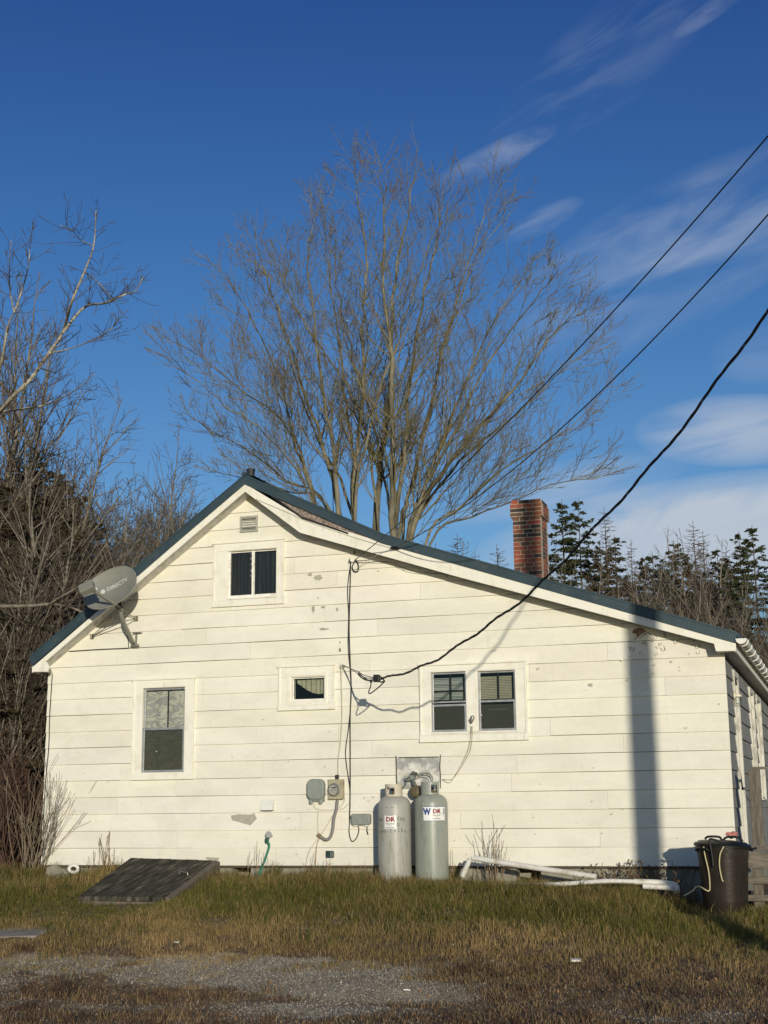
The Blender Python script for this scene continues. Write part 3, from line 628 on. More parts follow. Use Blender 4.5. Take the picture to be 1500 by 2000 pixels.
for y0,y1 in ((3.75,4.4),(5.2,6.0)):
    wd=jamb(y0,y1,.95,2.38,'window','sash window on the shaded side wall'); mb=MB()
    for z0,z1,xo in ((1.65,2.37,-.02),(.96,1.68,-.045)):
        for q in ((y0+.02,y0+.07,z0,z1),(y1-.07,y1-.02,z0,z1),(y0+.07,y1-.07,z0,z0+.05),(y0+.07,y1-.07,z1-.05,z1)): mb.bb(XR+xo-.02,XR+xo,*q)
    mb.build('sash',TRIM,wd); mb=MB(); mb.bb(XR-.05,XR-.046,y0+.02,y1-.02,.97,2.36); mb.build('pane',GLASS,wd)
# corner trim line on right end of front wall is the board ends; cable stapled down the left corner
def cable(name,pts,r,m,label,n=6,sides=6,group=None,cat='cable'):
    mb=MB(); mb.tube(bez(pts,n),r,sides); o=mb.build(name,m,None,smooth=2); return tag(o,label,cat,group)
CREAMC=mat('painted cable',(0.55,0.52,0.42),0.7)
cable('wall_cable',[W(102,1316,-.03),W(97,1400,-.03),W(95,1460,-.03),W(88,1540,-.03),W(84,1640,-.03),W(84,1688,-.03)],.006,BLACK,'thin black cable running down the left corner of the house')
# ------------------------------------------------------------------ satellite dish
DY=-0.72
dc=W(216,1149,DY); root=thing('satellite_dish','grey satellite dish with white lettering on the left roof rake','satellite dish',W(262,1262,-.02))
toc=(CAM-dc).normalized(); az=math.atan2(toc.x,-toc.y)-R(30); el=R(20)
nn=Vector((math.sin(az)*math.cos(el),-math.cos(az)*math.cos(el),math.sin(el)))
hx=Vector((0,0,1)).cross(nn)*-1; hx=(hx if hx.x>0 else -hx).normalized(); vz=hx.cross(nn)*-1
if vz.z<0: vz=-vz
sk=R(24); ua=hx*math.cos(sk)+vz*math.sin(sk); va=vz*math.cos(sk)-hx*math.sin(sk)
A,B=0.375,0.28; mb=MB(); vs=[];rgn=12;sg=56
def dp(a_,b_,off=0): 
    rr_=(a_/A)**2+(b_/B)**2; return dc+ua*a_+va*b_+nn*(0.075*rr_-0.055+off)
def ring_(q,t):
    c_,s_=math.cos(t),math.sin(t); return (A*q*math.copysign(abs(c_)**0.9,c_),B*q*math.copysign(abs(s_)**0.9,s_))
for side,off in ((0,0.0),(1,-0.008)):
    base=len(vs); vs.append(dp(0,0,off))
    for i in range(1,rgn+1):
        for k in range(sg): a_,b_=ring_(i/rgn,2*PI*k/sg); vs.append(dp(a_,b_,off))
fs=[]
for side in (0,1):
    o=side*(1+rgn*sg)
    for k in range(sg):
        f_=(o,o+1+k,o+1+(k+1)%sg); fs.append(f_ if side==0 else f_[::-1])
        for i in range(rgn-1):
            a_=o+1+i*sg+k; b_=o+1+i*sg+(k+1)%sg; q=(a_,a_+sg,b_+sg,b_); fs.append(q if side==0 else q[::-1])
o2=1+rgn*sg
for k in range(sg): a_=1+(rgn-1)*sg+k; b_=1+(rgn-1)*sg+(k+1)%sg; fs.append((a_,a_+o2,b_+o2,b_))
mb.add(vs,fs); DG=mat('dish grey',(0.205,0.205,0.175),0.45,(0.235,0.235,0.20),3,spec=0.5)
refl=mb.build('reflector',DG,root,smooth=True)
mb=MB(); mb.tube([dp(*ring_(1.0,2*PI*k/56),-.004) for k in range(57)],0.008,6); mb.build('rim',DG,refl,smooth=2)
mb=MB(); tv,tf=text_geo('DIRECTV',0.078,0.0012); tvv=[]
for p in tv:
    tvv.append(dp(p[0]*1.0+0.085,p[1]+0.040,0.004))
mb.add(tvv,tf); pts=[dp(-0.125+0.032*math.cos(2*PI*k/20),0.034+0.032*math.sin(2*PI*k/20),0.0045) for k in range(20)]; mb.add(pts,[tuple(range(20))]); mb.build('lettering',mat('lettering white',(0.55,0.56,0.52),0.7),refl)
ab=dp(0.02,-B*1.0,-.02); lnb=W(181,1153,-1.22); ab2=ab
mb=MB(); d_=(lnb-ab2); q=d_.to_track_quat('Z','Y').to_matrix(); mb.box((ab2+lnb)/2,(0.045,0.03,d_.length),q); mb.build('feed_arm',DG,root,bevel=.004)
c_=W(170,1148,-1.27); mb=MB(); q2=Matrix((hx,nn,vz)).transposed(); q3=Matrix.Rotation(-sk,3,'Y')
mb.box(c_,(0.19,0.10,0.125),q2@q3); lb=mb.build('receiver',DG,root,bevel=.012)
mb=MB()
for k in (-1,0,1): mb.lathe([(.028,0),(.034,.03),(.034,.045),(.02,.05)],c_-nn*.05+ua*.06*k,16,axis=-nn)
mb.build('feed_horn',WHITEP,lb,smooth=True)
mb=MB(); back=dc-nn*.17-va*.02; joint=W(236,1187,-.55)
mb.tube([dp(0,0,-.012),back],[.04,.04],10); mb.box(back-va*.09,(.09,.06,.2),q2@q3); mb.tube([back-va*.16,joint],.03,8); mb.tube([ab,joint],.02,8); mb.build('bracket',BLACK,root)
mb=MB(); foot=W(262,1258,-.03); mb.tube(bez([joint+Vector((-.01,0,.08)),joint,W(238,1207,-.50),W(250,1234,-.28),W(260,1256,-.06)],6),.027,12); mb.build('mast',DG,root,smooth=True)
mb=MB(); mb.box(W(264,1262,-.05),(.11,.09,.012)); mb.box(W(264,1262,-.022),(.11,.006,.06)); mb.box(W(268,1236,-.05),(.12,.07,.01)); mb.box(W(266,1249,-.04),(.006,.06,.15)); mb.build('foot_plate',DG,root,bevel=.002)
f1=W(265,1208,-.03); f2=W(179,1243,-.03)
for ft in (f1,f2):
    mb=MB(); mb.tube([joint+Vector((0,.02,-.02)),ft],.006,6); mb.tube([joint+Vector((.02,.06,-.09)),ft+Vector((0,0,-.01))],.006,6); mb.tube([ft+Vector((0,-.01,-.03)),ft+Vector((0,-.01,.03))],.016,8); mb.box(ft+Vector((0,.012,0)),(.05,.01,.07)); mb.build('strut',mat('zinc strut',(0.20,0.185,0.14),0.5,metal=0.4),root)
mb=MB(); mb.tube(bez([ab,joint+Vector((.03,-.03,-.05)),W(246,1225,-.1),W(251,1262,-.03),W(244,1266,-.03),W(200,1268,-.028),W(135,1272,-.028)],6),.0055,6); tag(mb.build('coax_cable',BLACK,None,smooth=2),'black cable running left from the dish foot across the siding','cable')
# ------------------------------------------------------------------ meters and boxes on the wall
def rounded(cx,cz,w,h,r,n=6):
    pts=[]
    for (sx_,sz_,a0) in ((1,1,0),(-1,1,90),(-1,-1,180),(1,-1,270)):
        for k in range(n+1): t=R(a0+90*k/n); pts.append((cx+sx_*(w/2-r)+math.cos(t)*r,cz+sz_*(h/2-r)+math.sin(t)*r))
    return pts
def bulge(mb,pts,y0,y1,ins,mi=0):
    cx=sum(p[0] for p in pts)/len(pts); cz=sum(p[1] for p in pts)/len(pts)
    a=[Vector((p[0],y0,p[1])) for p in pts]; b_=[Vector((p[0],y1+.012,p[1])) for p in pts]; c=[Vector((cx+(p[0]-cx)*ins,y1,cz+(p[1]-cz)*ins)) for p in pts]
    mb.loft(a,b_,mi); n=len(pts); mb.add(b_+c,[(i,i+n,(i+1)%n+n,(i+1)%n) for i in range(n)]+[tuple(range(n,2*n))],mi)
v0,v1,z0,z1=rect(((604,1522),(637,1521),(637,1562),(604,1563)))
u_=thing('telephone_box','rounded grey green utility box left of the round glass meter','utility box',((v0+v1)/2,-.02,z0))
mb=MB(); bulge(mb,rounded((v0+v1)/2,(z0+z1)/2,v1-v0,z1-z0,.075),-.02,-.10,.86); mb.build('cover',GREYBOX,u_,smooth=True)
mb=MB(); mb.bb(v0+.02,v1-.01,-.06,-.018,z0-.02,z0+.03)
for k in (.04,.17): mb.lathe([(.02,-.05),(.024,-.03),(.02,0)],(v0+k,-.05,z0),10)
mb.build('base',GREYBOX,u_)
v0,v1,z0,z1=rect(((645,1524),(674,1522),(674,1560),(645,1561)))
u_=thing('electric_meter','square beige meter box with a round glass dial','electric meter',((v0+v1)/2,-.02,z0))
mb=MB(); mb.bb(v0,v1,-.075,-.018,z0,z1); mb.bb(v0-.004,v1+.004,-.08,-.07,z0-.004,z0+.006); mb.bb(v0-.004,v1+.004,-.08,-.07,z1-.006,z1+.004); mb.build('meter_box',mat('beige meter paint',(0.40,0.36,0.25),0.6,(0.18,0.11,0.06),7,8,0.5,0.72),u_,bevel=.003)
mc=Vector(((v0+v1)/2-.012,-.076,z0+(z1-z0)*.48)); mb=MB(); mb.lathe([(.078,0),(.082,.006),(.082,.018),(.074,.02)],mc,32,axis=(0,-1,0)); mb.build('meter_ring',STEEL,u_,smooth=True)
mb=MB(); mb.lathe([(.068,.0),(.068,.03),(.0,.031)],mc,24,axis=(0,-1,0)); mb.bb(mc.x-.03,mc.x+.03,mc.y-.034,mc.y-.0315,mc.z+.018,mc.z+.03,1)
for k in range(4): mb.bb(mc.x-.04+.025*k,mc.x-.03+.025*k,mc.y-.033,mc.y-.0315,mc.z-.01,mc.z,1)
mb.build('dial',[mat('dial face',(0.38,0.36,0.33),0.5,(0.55,0.53,0.48),30),BLACK],u_)
mb=MB(); mb.lathe([(.071,.015),(.071,.06),(.062,.078),(.03,.086),(0,.088)],mc,28,axis=(0,-1,0)); mb.build('glass_cover',GLASS,u_,smooth=True)
mb=MB(); mb.lathe([(.022,0),(.022,.04),(.026,.04),(.026,.055),(.015,.06)],((v0+v1)/2+.01,-.045,z1),12); mb.build('cable_gland',BLACK,u_)
v0,v1,z0,z1=rect(((689,1590),(727,1588),(726,1611),(689,1612)))
u_=thing('cable_junction_box','low wide grey junction box between meter and tanks','junction box',((v0+v1)/2,-.02,z0))
mb=MB(); bulge(mb,rounded((v0+v1)/2,(z0+z1)/2,v1-v0,z1-z0,.035),-.02,-.08,.88); mb.build('cover',GREYBOX,u_,smooth=True)
mb=MB(); mb.bb(v0+.03,v0+.08,-.06,-.02,z0-.015,z0+.002); mb.build('clip',WHITEP,u_); mb=MB(); mb.bb(v1-.08,v1-.03,-.06,-.02,z0-.015,z0+.002); mb.build('clip',WHITEP,u_)
mb=MB(); mb.tube(bez([W(717,1612,-.04),W(717,1622,-.04),W(719,1630,-.04)],4),.006,6); mb.build('drop_lead',BLACK,u_)
q=rect(((638,1662),(652,1661),(653,1675),(639,1676)))
u_=thing('outlet_box','small dark outdoor outlet just above the grass','outlet',((q[0]+q[1])/2,-.02,q[2])); mb=MB(); mb.bb(q[0],q[1],-.045,-.018,q[2],q[3]); mb.build('outlet_body',mat('dark green plastic',(0.02,0.045,0.045),0.5),u_,bevel=.004)
mb=MB(); mb.bb(q[0]-.008,q[1]+.012,-.022,-.0175,q[2]-.01,q[3]+.01); mb.build('outlet_plate',WHITEP,u_)
mb=MB(); mb.box((q[1]-.005,-.055,(q[2]+q[3])/2),(.05,.008,.07),Matrix.Rotation(R(25),3,'Z')); mb.build('flap',mat('dark green plastic',(0,0,0)),u_)
# cables on wall
def wc(pts,off=-.03): return [W(a_,b_,off) for a_,b_ in pts]
cable('vertical_cable',wc([(685,1098),(684,1140),(683,1180),(682,1230),(684,1290),(686,1340),(684,1400),(684,1460),(684,1540),(683,1600)],-.035),.0075,BLACK,'straight black cable running down the wall from the wire hooks')
cable('vertical_cable',wc([(684,1105),(679,1150),(681,1200),(680,1260),(684,1310),(686,1360),(681,1420),(675,1465),(677,1495),(682,1530),(684,1560),(683,1600),(682,1625),(687,1643),(696,1637),(701,1622),(699,1612)]),.006,BLACK,'wavy black cable that loops below the wide grey junction box')
cable('meter_cable',wc([(666,1304),(667,1340),(668,1400),(665,1450),(661,1480),(660,1520)],-.035),.0075,CREAMC,'cream painted cable dropping to the round glass meter')
cable('meter_conduit',wc([(659,1563),(657,1580),(652,1600),(650,1620),(645,1635),(636,1640),(624,1632)],-.06),.019,mat('grey conduit',(0.22,0.21,0.20),0.6),'bent grey conduit hanging below the round glass meter',10,10,cat='conduit')
mb=MB(); mb.tube([W(627,1636,-.06),W(621,1629,-.06)],.024,10); tag(mb.build('conduit_sleeve',RUST,None),'rusty orange sleeve on the free end of the bent conduit','sleeve')
cable('ground_wire',wc([(674,1560),(668,1572),(655,1585),(640,1610),(626,1632),(612,1650),(603,1665),(597,1690)],-.045),.0055,CREAMC,'thin pale wire slanting from the meter down to the grass')
cable('telephone_wire',wc([(612,1562),(614,1575),(622,1581),(645,1582),(668,1580),(681,1570)],-.03),.0045,CREAMC,'thin pale wire looping under the rounded utility box')
cable('ground_wire',wc([(622,1581),(621,1600),(621,1628)],-.03),.004,CREAMC,'thin pale wire dropping straight from the loop to the rusty sleeve')
cable('ground_wire',wc([(622,1640),(618,1655),(616,1690)],-.035),.0045,mat('old copper wire',(0.25,0.19,0.11),0.6),'thin brown wire hanging beside the rusty conduit end')
# ------------------------------------------------------------------ faucet and hose
fz=W(529,1633,-.04); u_=thing('hose_faucet','outdoor faucet on the wall with a green hose attached','faucet',fz)
mb=MB(); mb.tube([fz+Vector((0,.03,0)),fz+Vector((0,-.05,0)),fz+Vector((0,-.08,-.03))],.014,10); mb.build('spout',STEEL,u_)
mb=MB(); 
for k in range(10): t=2*PI*k/10; mb.lathe([(.004,-.006),(.012,0),(.004,.006)],fz+Vector((.034*math.cos(t),-.075,.02+.034*math.sin(t))),6,axis=(0,1,0))
mb.lathe([(.03,-.004),(.03,.004)],fz+Vector((0,-.075,.02)),16,axis=(0,1,0)); mb.build('handle',mat('silver paint',(0.55,0.55,0.52),0.4,metal=0.5),u_)
mb=MB(); mb.lathe([(.022,-.03),(.026,0),(.022,.03)],fz+Vector((-.015,-.085,-.045)),10); mb.build('coupling',mat('green plastic dark',(0.02,0.09,0.06),0.5),u_)
mb=MB(); mb.tube(bez([fz+Vector((-.015,-.085,-.06)),W(526,1652,-.13),W(519,1675,-.2),W(511,1696,-.3),W(505,1712,-.38),W(498,1735,-.5)],6),.0135,10); tag(mb.build('garden_hose',mat('hose green',(0.03,0.22,0.12),0.4),None,smooth=2),'green garden hose hanging from the faucet into the grass','garden hose')
# ------------------------------------------------------------------ tin plate
v0,v1,z0,z1=rect(((777,1479),(862,1478),(860,1540),(776,1541)))
mb=MB(); nxp,nzp=18,14; vs=[]
for j_ in range(nzp+1):
    for i_ in range(nxp+1):
        x_=v0+(v1-v0)*i_/nxp; z_=z0+(z1-z0)*j_/nzp; vs.append((x_,-.030-0.012*noise.noise(Vector((x_*5,z_*6,1))),z_))
mb.add(vs,[(j_*(nxp+1)+i_,j_*(nxp+1)+i_+1,(j_+1)*(nxp+1)+i_+1,(j_+1)*(nxp+1)+i_) for j_ in range(nzp) for i_ in range(nxp)])
u_=thing('tin_wall_plate','shiny dented tin sheet on the wall behind the gas tanks','metal sheet',((v0+v1)/2,-.03,z0)); mb.build('sheet',GALV,u_,smooth=2)
mb=MB(); mb.tube([(v0,-.03,z0),(v0-.004,-.034,(z0+z1)/2),(v0-.006,-.03,z1+.02)],.006,5); mb.tube([(v1,-.03,z0),(v1+.006,-.036,z0+.15),(v1-.002,-.032,z0+.25),(v1+.008,-.03,z1+.02)],.006,5); mb.tube([(v0+.03,-.034,z1-.004),(v1-.02,-.034,z1-.006)],.005,5); mb.build('caulk_edge',mat('dark caulk',(0.07,0.06,0.05),0.8),u_)
# ------------------------------------------------------------------ gas tanks
def on_cyl(c,r,ang0,u,z,off): t=ang0+u/r; return Vector((c.x+(r+off)*math.sin(t),c.y-(r+off)*math.cos(t),z))
BLUE=mat('sticker blue',(0.01,0.05,0.22),0.5); RED=mat('sticker red',(0.25,0.01,0.02),0.5); STW=mat('sticker white',(0.80,0.79,0.76),0.45); INK=mat('black ink',(0.02,0.02,0.02),0.7); STEN=mat('stencil paint',(0.05,0.085,0.07),0.8,(0.20,0.22,0.19),60,4,0.5,0.65)
def wraptext(mb,s,size,c,r,ang0,u,z,off,bold=0,sx_=1.0,mi=0,rot=0):
    tv,tf=text_geo(s,size,bold); cr,sr=math.cos(R(rot)),math.sin(R(rot))
    mb.add([on_cyl(c,r,ang0,u+(p[0]*cr-p[1]*sr)*sx_,z+p[0]*sr+p[1]*cr,off) for p in tv],tf,mi)
def wrappatch(mb,c,r,ang0,u0,u1,z0,z1,off,mi=0,n=10):
    vs=[];
    for i in range(n+1): vs+= [on_cyl(c,r,ang0,u0+(u1-u0)*i/n,z0,off),on_cyl(c,r,ang0,u0+(u1-u0)*i/n,z1,off)]
    mb.add(vs,[(2*i,2*i+2,2*i+3,2*i+1) for i in range(n)],mi)
def logo(mb,c,r,a0,u,z,k):                    # DR emblem, arc and small print
    wraptext(mb,'DR',.058*k,c,r,a0,u,z+.022*k,.0026,.0032,1.1,0)
    arc=[]
    for i in range(13): t=R(40+100*i/12); arc.append((u+.055*k*math.cos(t),z+.010*k+.050*k*math.sin(t)))
    for (p,q) in zip(arc,arc[1:]): mb.add([on_cyl(c,r,a0,p[0],p[1],.0026),on_cyl(c,r,a0,q[0],q[1],.0026),on_cyl(c,r,a0,q[0],q[1]+.003,.0026),on_cyl(c,r,a0,p[0],p[1]+.003,.0026)],[(0,1,2,3)],1)
    wraptext(mb,'Dead River',.020*k,c,r,a0,u,z-.016*k,.0026,.0004,1.0,1)
    wraptext(mb,'company',.013*k,c,r,a0,u,z-.033*k,.0026,0,1.0,1)
    for i in range(11): wrappatch(mb,c,r,a0,u-.044*k+i*.008*k,u-.039*k+i*.008*k,z-.058*k,z-.049*k,.0026,1,1)
def tank(cx,cy,zb,zt,r,m,label,collar_m,collh):
    c=Vector((cx,cy,0)); t=thing('gas_tank',label,'gas tank',(cx,cy,zb))
    H=zt-zb; prof=[(0.15,0),(r-.03,.0),(r-.004,.03),(r,.06),(r,H*.5),(r,H*.5+.004),(r,H-.13),(r*.985,H-.10),(r*.93,H-.065),(r*.80,H-.032),(r*.62,H-.012),(r*.35,H-.002),(0.0,H)]
    mb=MB(); mb.lathe(prof,(cx,cy,zb),72); mb.lathe([(r+.0005,H*.02),(r+.0035,H*.022),(r+.0035,H*.028),(r+.0005,H*.03)],(cx,cy,zb),72); mb.build('tank_body',m,t,smooth=True)
    return c,t
def collar(t,c,z,r,h,a0,m,open_at,ow):         # guard ring with hand openings
    mb=MB(); sg=48
    def solid(ang,zz):
        for oa in open_at:
            dd=(ang-oa+PI)%(2*PI)-PI
            if abs(dd)<ow and h*.22<zz<h*.78: return False
        return True
    zs=[0,h*.22,h*.78,h]
    for k in range(sg):
        a_,b_=2*PI*k/sg,2*PI*(k+1)/sg
        for q0,q1 in zip(zs,zs[1:]):
            if not solid((a_+b_)/2,(q0+q1)/2): continue
            vs=[]
            for rr_ in (r,r-.006):
                for an in (a_,b_):
                    for zz in (q0,q1): vs.append((c.x+rr_*math.sin(an),c.y-rr_*math.cos(an),z+zz))
            mb.add(vs,[(0,2,3,1),(4,5,7,6),(0,1,5,4),(2,6,7,3),(1,3,7,5),(0,4,6,2)])
    mb.build('collar',m,t); 
    mb=MB(); mb.lathe([(.028,-.03),(.028,.03),(.018,.035),(.018,.075)],(c.x,c.y,z),12); mb.tube([(c.x,c.y,z+.045),(c.x+.07,c.y+.03,z+.045)],.013,8); mb.build('valve',mat('brass',(0.25,0.19,0.09),0.45,metal=0.7),t)
    mb=MB(); mb.lathe([(.035,.075),(.04,.082),(.04,.1),(.035,.104)],(c.x,c.y,z),14); mb.build('hand_wheel',BLACK,t)
TY=-.36
TC1=mat('tank paint warm grey',(0.385,0.38,0.345),0.42,(0.33,0.325,0.29),5,8,0.5,0.75,0.05,40,chips=[((.27,.25,.2),4,.52,.66,(3,3,.5)),((.14,.085,.05),22,.67,.70,(1,1,1)),((.55,.52,.45),30,.68,.70,(1,1,.6))]); TC2=mat('tank paint green grey',(0.285,0.305,0.265),0.38,(0.25,0.27,0.235),4,8,0.5,0.75,0.05,40,chips=[((.20,.21,.18),4,.54,.68,(3,3,.5)),((.56,.56,.50),18,.67,.69,(1,1,.4)),((.13,.09,.06),30,.69,.71,(1,1,1))])
def ctr(px,py,Y): return W(px,py,Y).x
viewang=lambda c:math.atan2(0-c.x,c.y-CAMY)    # azimuth towards the photographer
zt1=W(771,1554,TY-.1).z; zt2=W(843,1550,TY-.1).z
c,t1=tank(ctr(771,1640,TY),TY,-.10,zt1,.1965,TC1,'left gas tank with faded black stencil letters and rusty collar',None,0)
a0=viewang(c)
collar(t1,Vector((c.x-.005,TY,0)),zt1-.02,.105,.155,0,mat('rusty cream collar',(0.55,0.50,0.40),0.6,(0.30,0.15,0.07),9,8,0.55,0.72),[a0-R(25),a0+PI],.55)
px2=lambda c,px: (px-771)/F*17.0
mb=MB(); zz=W(763,1606,TY-.19).z; su=-.052; wrappatch(mb,c,.1965,a0,su-.074,su+.074,zz-.078,zz+.078,.0015); mb.build('sticker',STW,t1)
mb=MB(); logo(mb,c,.1965,a0,su,zz+.003,1.25); mb.build('sticker_print',[RED,INK],t1)
mb=MB()
for s_,u_0,zo in (('K',-.165,.028),('W',-.205,.022),('E',.045,.040),('N',.085,.034),('S',.12,.028),('L',-.165,-.035),('IS',.045,-.03)):
    wraptext(mb,s_,.062,c,.1965,a0,u_0,zz+zo,.0012,.001,.75); mb.build('stencil_letter',STEN,t1); mb=MB()
for i_,s_ in enumerate('646-7'): wraptext(mb,s_,.062,c,.1965,a0,-.19+.036*i_,zz-.105,.0012,.0005,.75)
mb.build('stencil_numbers',STEN,t1); mb=MB()
for i_,s_ in enumerate('525'): wraptext(mb,s_,.062,c,.1965,a0,.005+.042*i_,zz-.095,.0012,.001,.8)
mb.build('stencil_numbers',STEN,t1); mb=MB(); wraptext(mb,'b',.05,c,.1965,a0,.135,zz-.105,.0012,.001,1)
mb.build('stencil_numbers',STEN,t1); mb=MB()
for i_ in range(7): wrappatch(mb,c,.1965,a0,-.15+i_*.026,-.14+i_*.026,zz+.163+.004*(i_%2),zz+.168+.005*(i_%3),.0012,0,1)
mb.build('stamp_marks',STEN,t1)
c,t2=tank(ctr(843,1640,TY+.03),TY+.03,-.09,zt2,.1965,TC2,'right gas tank, greener grey, with a blue W on its sticker',None,0)
a0=viewang(c)
collar(t2,Vector((c.x-.01,TY+.03,0)),zt2-.025,.108,.165,0,TC2,[a0+R(30),a0+PI-.3],.42)
mb=MB(); zz=W(848,1589,TY-.17).z; wrappatch(mb,c,.1965,a0,-.095,.185,zz-.082,zz+.082,.0012); mb.build('sticker',STW,t2)
mb=MB(); wrappatch(mb,c,.1965,a0,-.098,.188,zz+.078,zz+.085,.0016); wrappatch(mb,c,.1965,a0,-.098,.188,zz-.085,zz-.080,.0016); wrappatch(mb,c,.1965,a0,-.098,-.094,zz-.08,zz+.078,.0016,0,1); wrappatch(mb,c,.1965,a0,.184,.188,zz-.08,zz+.078,.0016,0,1)
wraptext(mb,'W',.098,c,.1965,a0,-.050,zz+.02,.0026,.006,.80); mb.build('sticker_letter',BLUE,t2)
mb=MB(); logo(mb,c,.1965,a0,.066,zz,1.1); mb.build('sticker_print',[RED,INK],t2); mb=MB(); wraptext(mb,'KD',.04,c,.1965,a0,.165,zz+.03,.0026,.001,.8,1,-80); wraptext(mb,'9',.04,c,.1965,a0,.155,zz-.01,.0026,.001,.8,1); mb.build('sticker_code',[RED,INK],t2)
# regulator between tanks
rc=W(812,1546,-.20); u_=thing('gas_regulator','round brown gas regulator between the two tanks','gas regulator',rc)
mb=MB(); mb.lathe([(.03,-.05),(.062,-.03),(.074,-.008),(.078,0),(.074,.008),(.06,.03),(.03,.04),(.03,.055),(0,.056)],rc,28,axis=(-.2,-1,0)); mb.build('regulator_body',mat('brown khaki paint',(0.15,0.125,0.07),0.55,(0.10,0.08,0.045),15),u_,smooth=True)
q=W(805,1519,-.10); mb=MB(); mb.tube([rc+Vector((0,0,.06)),q],.02,10); mb.lathe([(.02,-.03),(.04,-.015),(.045,.0),(.03,.02),(.03,.04)],q,14,axis=(.2,-1,.2)); mb.lathe([(.03,0),(.045,.01),(.03,.03)],q+Vector((.03,0,.04)),12); mb.box(q+Vector((-.05,0,-.02)),(.07,.05,.035)); mb.build('pipe_fitting',mat('grey green fitting',(0.12,0.14,0.12),0.5,(0.22,0.23,0.2),30),u_)
for i_,pts in enumerate(([(812,1514),(825,1510),(838,1512),(845,1520),(842,1530)],[(815,1518),(828,1514),(839,1517),(842,1524),(836,1533)],[(800,1518),(794,1521),(793,1530),(788,1538),(784,1545)],[(803,1515),(806,1507),(811,1511),(813,1517)])):
    mb=MB(); mb.tube(bez([W(a_,b_,-.14-.04*(i_==1)) for a_,b_ in pts],6),.005,6); mb.build('gas_hose',mat('pigtail',(0.06,0.06,0.045),0.5),u_,smooth=2)
# little spout cup on the double window mullion with two thin wires
q=W(922,1405,-.07); u_=thing('wire_clamp','small grey clamp with two thin wires between the paired windows','wire clamp',q); mb=MB(); mb.lathe([(.01,-.05),(.022,-.02),(.026,.01),(.02,.04),(.008,.05)],q,10,axis=(.3,.0,1)); mb.box(q+Vector((-.02,.01,-.01)),(.03,.04,.03)); mb.build('clamp_body',STEEL,u_,smooth=True)
for o_ in (0,6):
    mb=MB(); mb.tube(bez([W(920+o_*.4,1418,-.07),W(919+o_*.5,1440,-.06),W(914+o_*.7,1465,-.04),W(900+o_*.5,1495,-.03),W(884+o_*.3,1522-o_*.4,-.03),W(876,1529-o_,-.03),W(864,1523-o_*.2,-.03)],5),.0028,5); mb.build('thin_wire',mat('old copper wire',(0,0,0)),u_)
# ------------------------------------------------------------------ utility pole (its shadow falls on the wall) and wires
PD=-11.0; PX=W(1258,1500).x+math.tan(SAZ)*11.0
u_=thing('utility_pole','tall brown wooden utility pole by the road with wires to the house','utility pole',(PX,PD,g(PX,PD)))
mb=MB(); mb.tube([(PX,PD,-1.2),(PX,PD,3),(PX,PD,9.5)],[.155,.145,.125],20); mb.build('pole',mat('pole wood',(0.16,0.11,0.07),0.9,(0.09,0.06,0.04),6,stretch=(1,1,.15)),u_,smooth=True)
mb=MB(); mb.box((PX,PD-.18,9.0),(2.4,.09,.11)); mb.build('crossarm',mat('pole wood',(0,0,0)),u_)
for k in (-1.1,-.5,.5,1.1):
    mb=MB(); mb.lathe([(.02,0),(.02,.05),(.05,.06),(.055,.1),(.03,.13)],(PX+k,PD-.18,9.06),12); mb.build('insulator',WHITEP,u_,smooth=True)
def proj(p):
    d=p-CAM; z=d.dot(fwd); return 750+F*d.dot(r2)/z,1000-F*d.dot(u2)/z
def wirefit(A_,Bx,By,targets):
    best=None
    for zi in range(0,90):
        zb=4.5+zi*.06
        for si in range(0,34):
            s_=si*.06; e=0
            B_=Vector((Bx,By,zb)); pr=[proj(A_+(B_-A_)*(i/60)-Vector((0,0,4*s_*(i/60)*(1-i/60)))) for i in range(0,50)]
            for tx,ty in targets:
                for (x0,y0),(x1,y1) in zip(pr,pr[1:]):
                    if x0<=tx<=x1: e+=(y0+(y1-y0)*(tx-x0)/(x1-x0+1e-9)-ty)**2; break
                else: e+=4e4
            if best is None or e<best[0]: best=(e,zb,s_)
    print('wire',best,[round(v_,1) for v_ in proj(Vector((Bx,By,best[1])))]); return best
def spanpts(A_,B_,s_,n=70): return [A_+(B_-A_)*(i/n)-Vector((0,0,4*s_*(i/n)*(1-i/n))) for i in range(n+1)]
WB=mat('wire black',(0.01,0.01,0.011),0.5)
A1=W(694,1093,-.06); e,zb,s_=wirefit(A1,PX,PD+.16,[(1500,265),(1245,560),(1050,770),(870,940)]); mb=MB(); mb.tube(spanpts(A1,Vector((PX,PD+.16,zb)),s_),.0062,6); tag(mb.build('overhead_wire',WB,None,smooth=2),'uppermost straight black wire ending at a hook high on the gable wall','wire')
A2=W(752,1085,-.30); A2=W(771,1070,-.31); e,zb,s_=wirefit(A2,PX-.1,PD+.16,[(1500,420),(1215,722),(1000,915),(1100,845)]); mb=MB(); mb.tube(spanpts(A2,Vector((PX-.1,PD+.16,zb)),s_),.0062,6); tag(mb.build('overhead_wire',WB,None,smooth=2),'middle black wire ending on the white rake board','wire')
A3=W(744,1328,-1.25); e,zb3,s3=wirefit(A3,PX,PD+.15,[(1500,605),(1440,690),(1340,830),(1240,935),(1150,1040),(1060,1135),(900,1260),(800,1305)])
B3=Vector((PX,PD+.15,zb3)); sp=spanpts(A3,B3,s3,260); mb=MB()
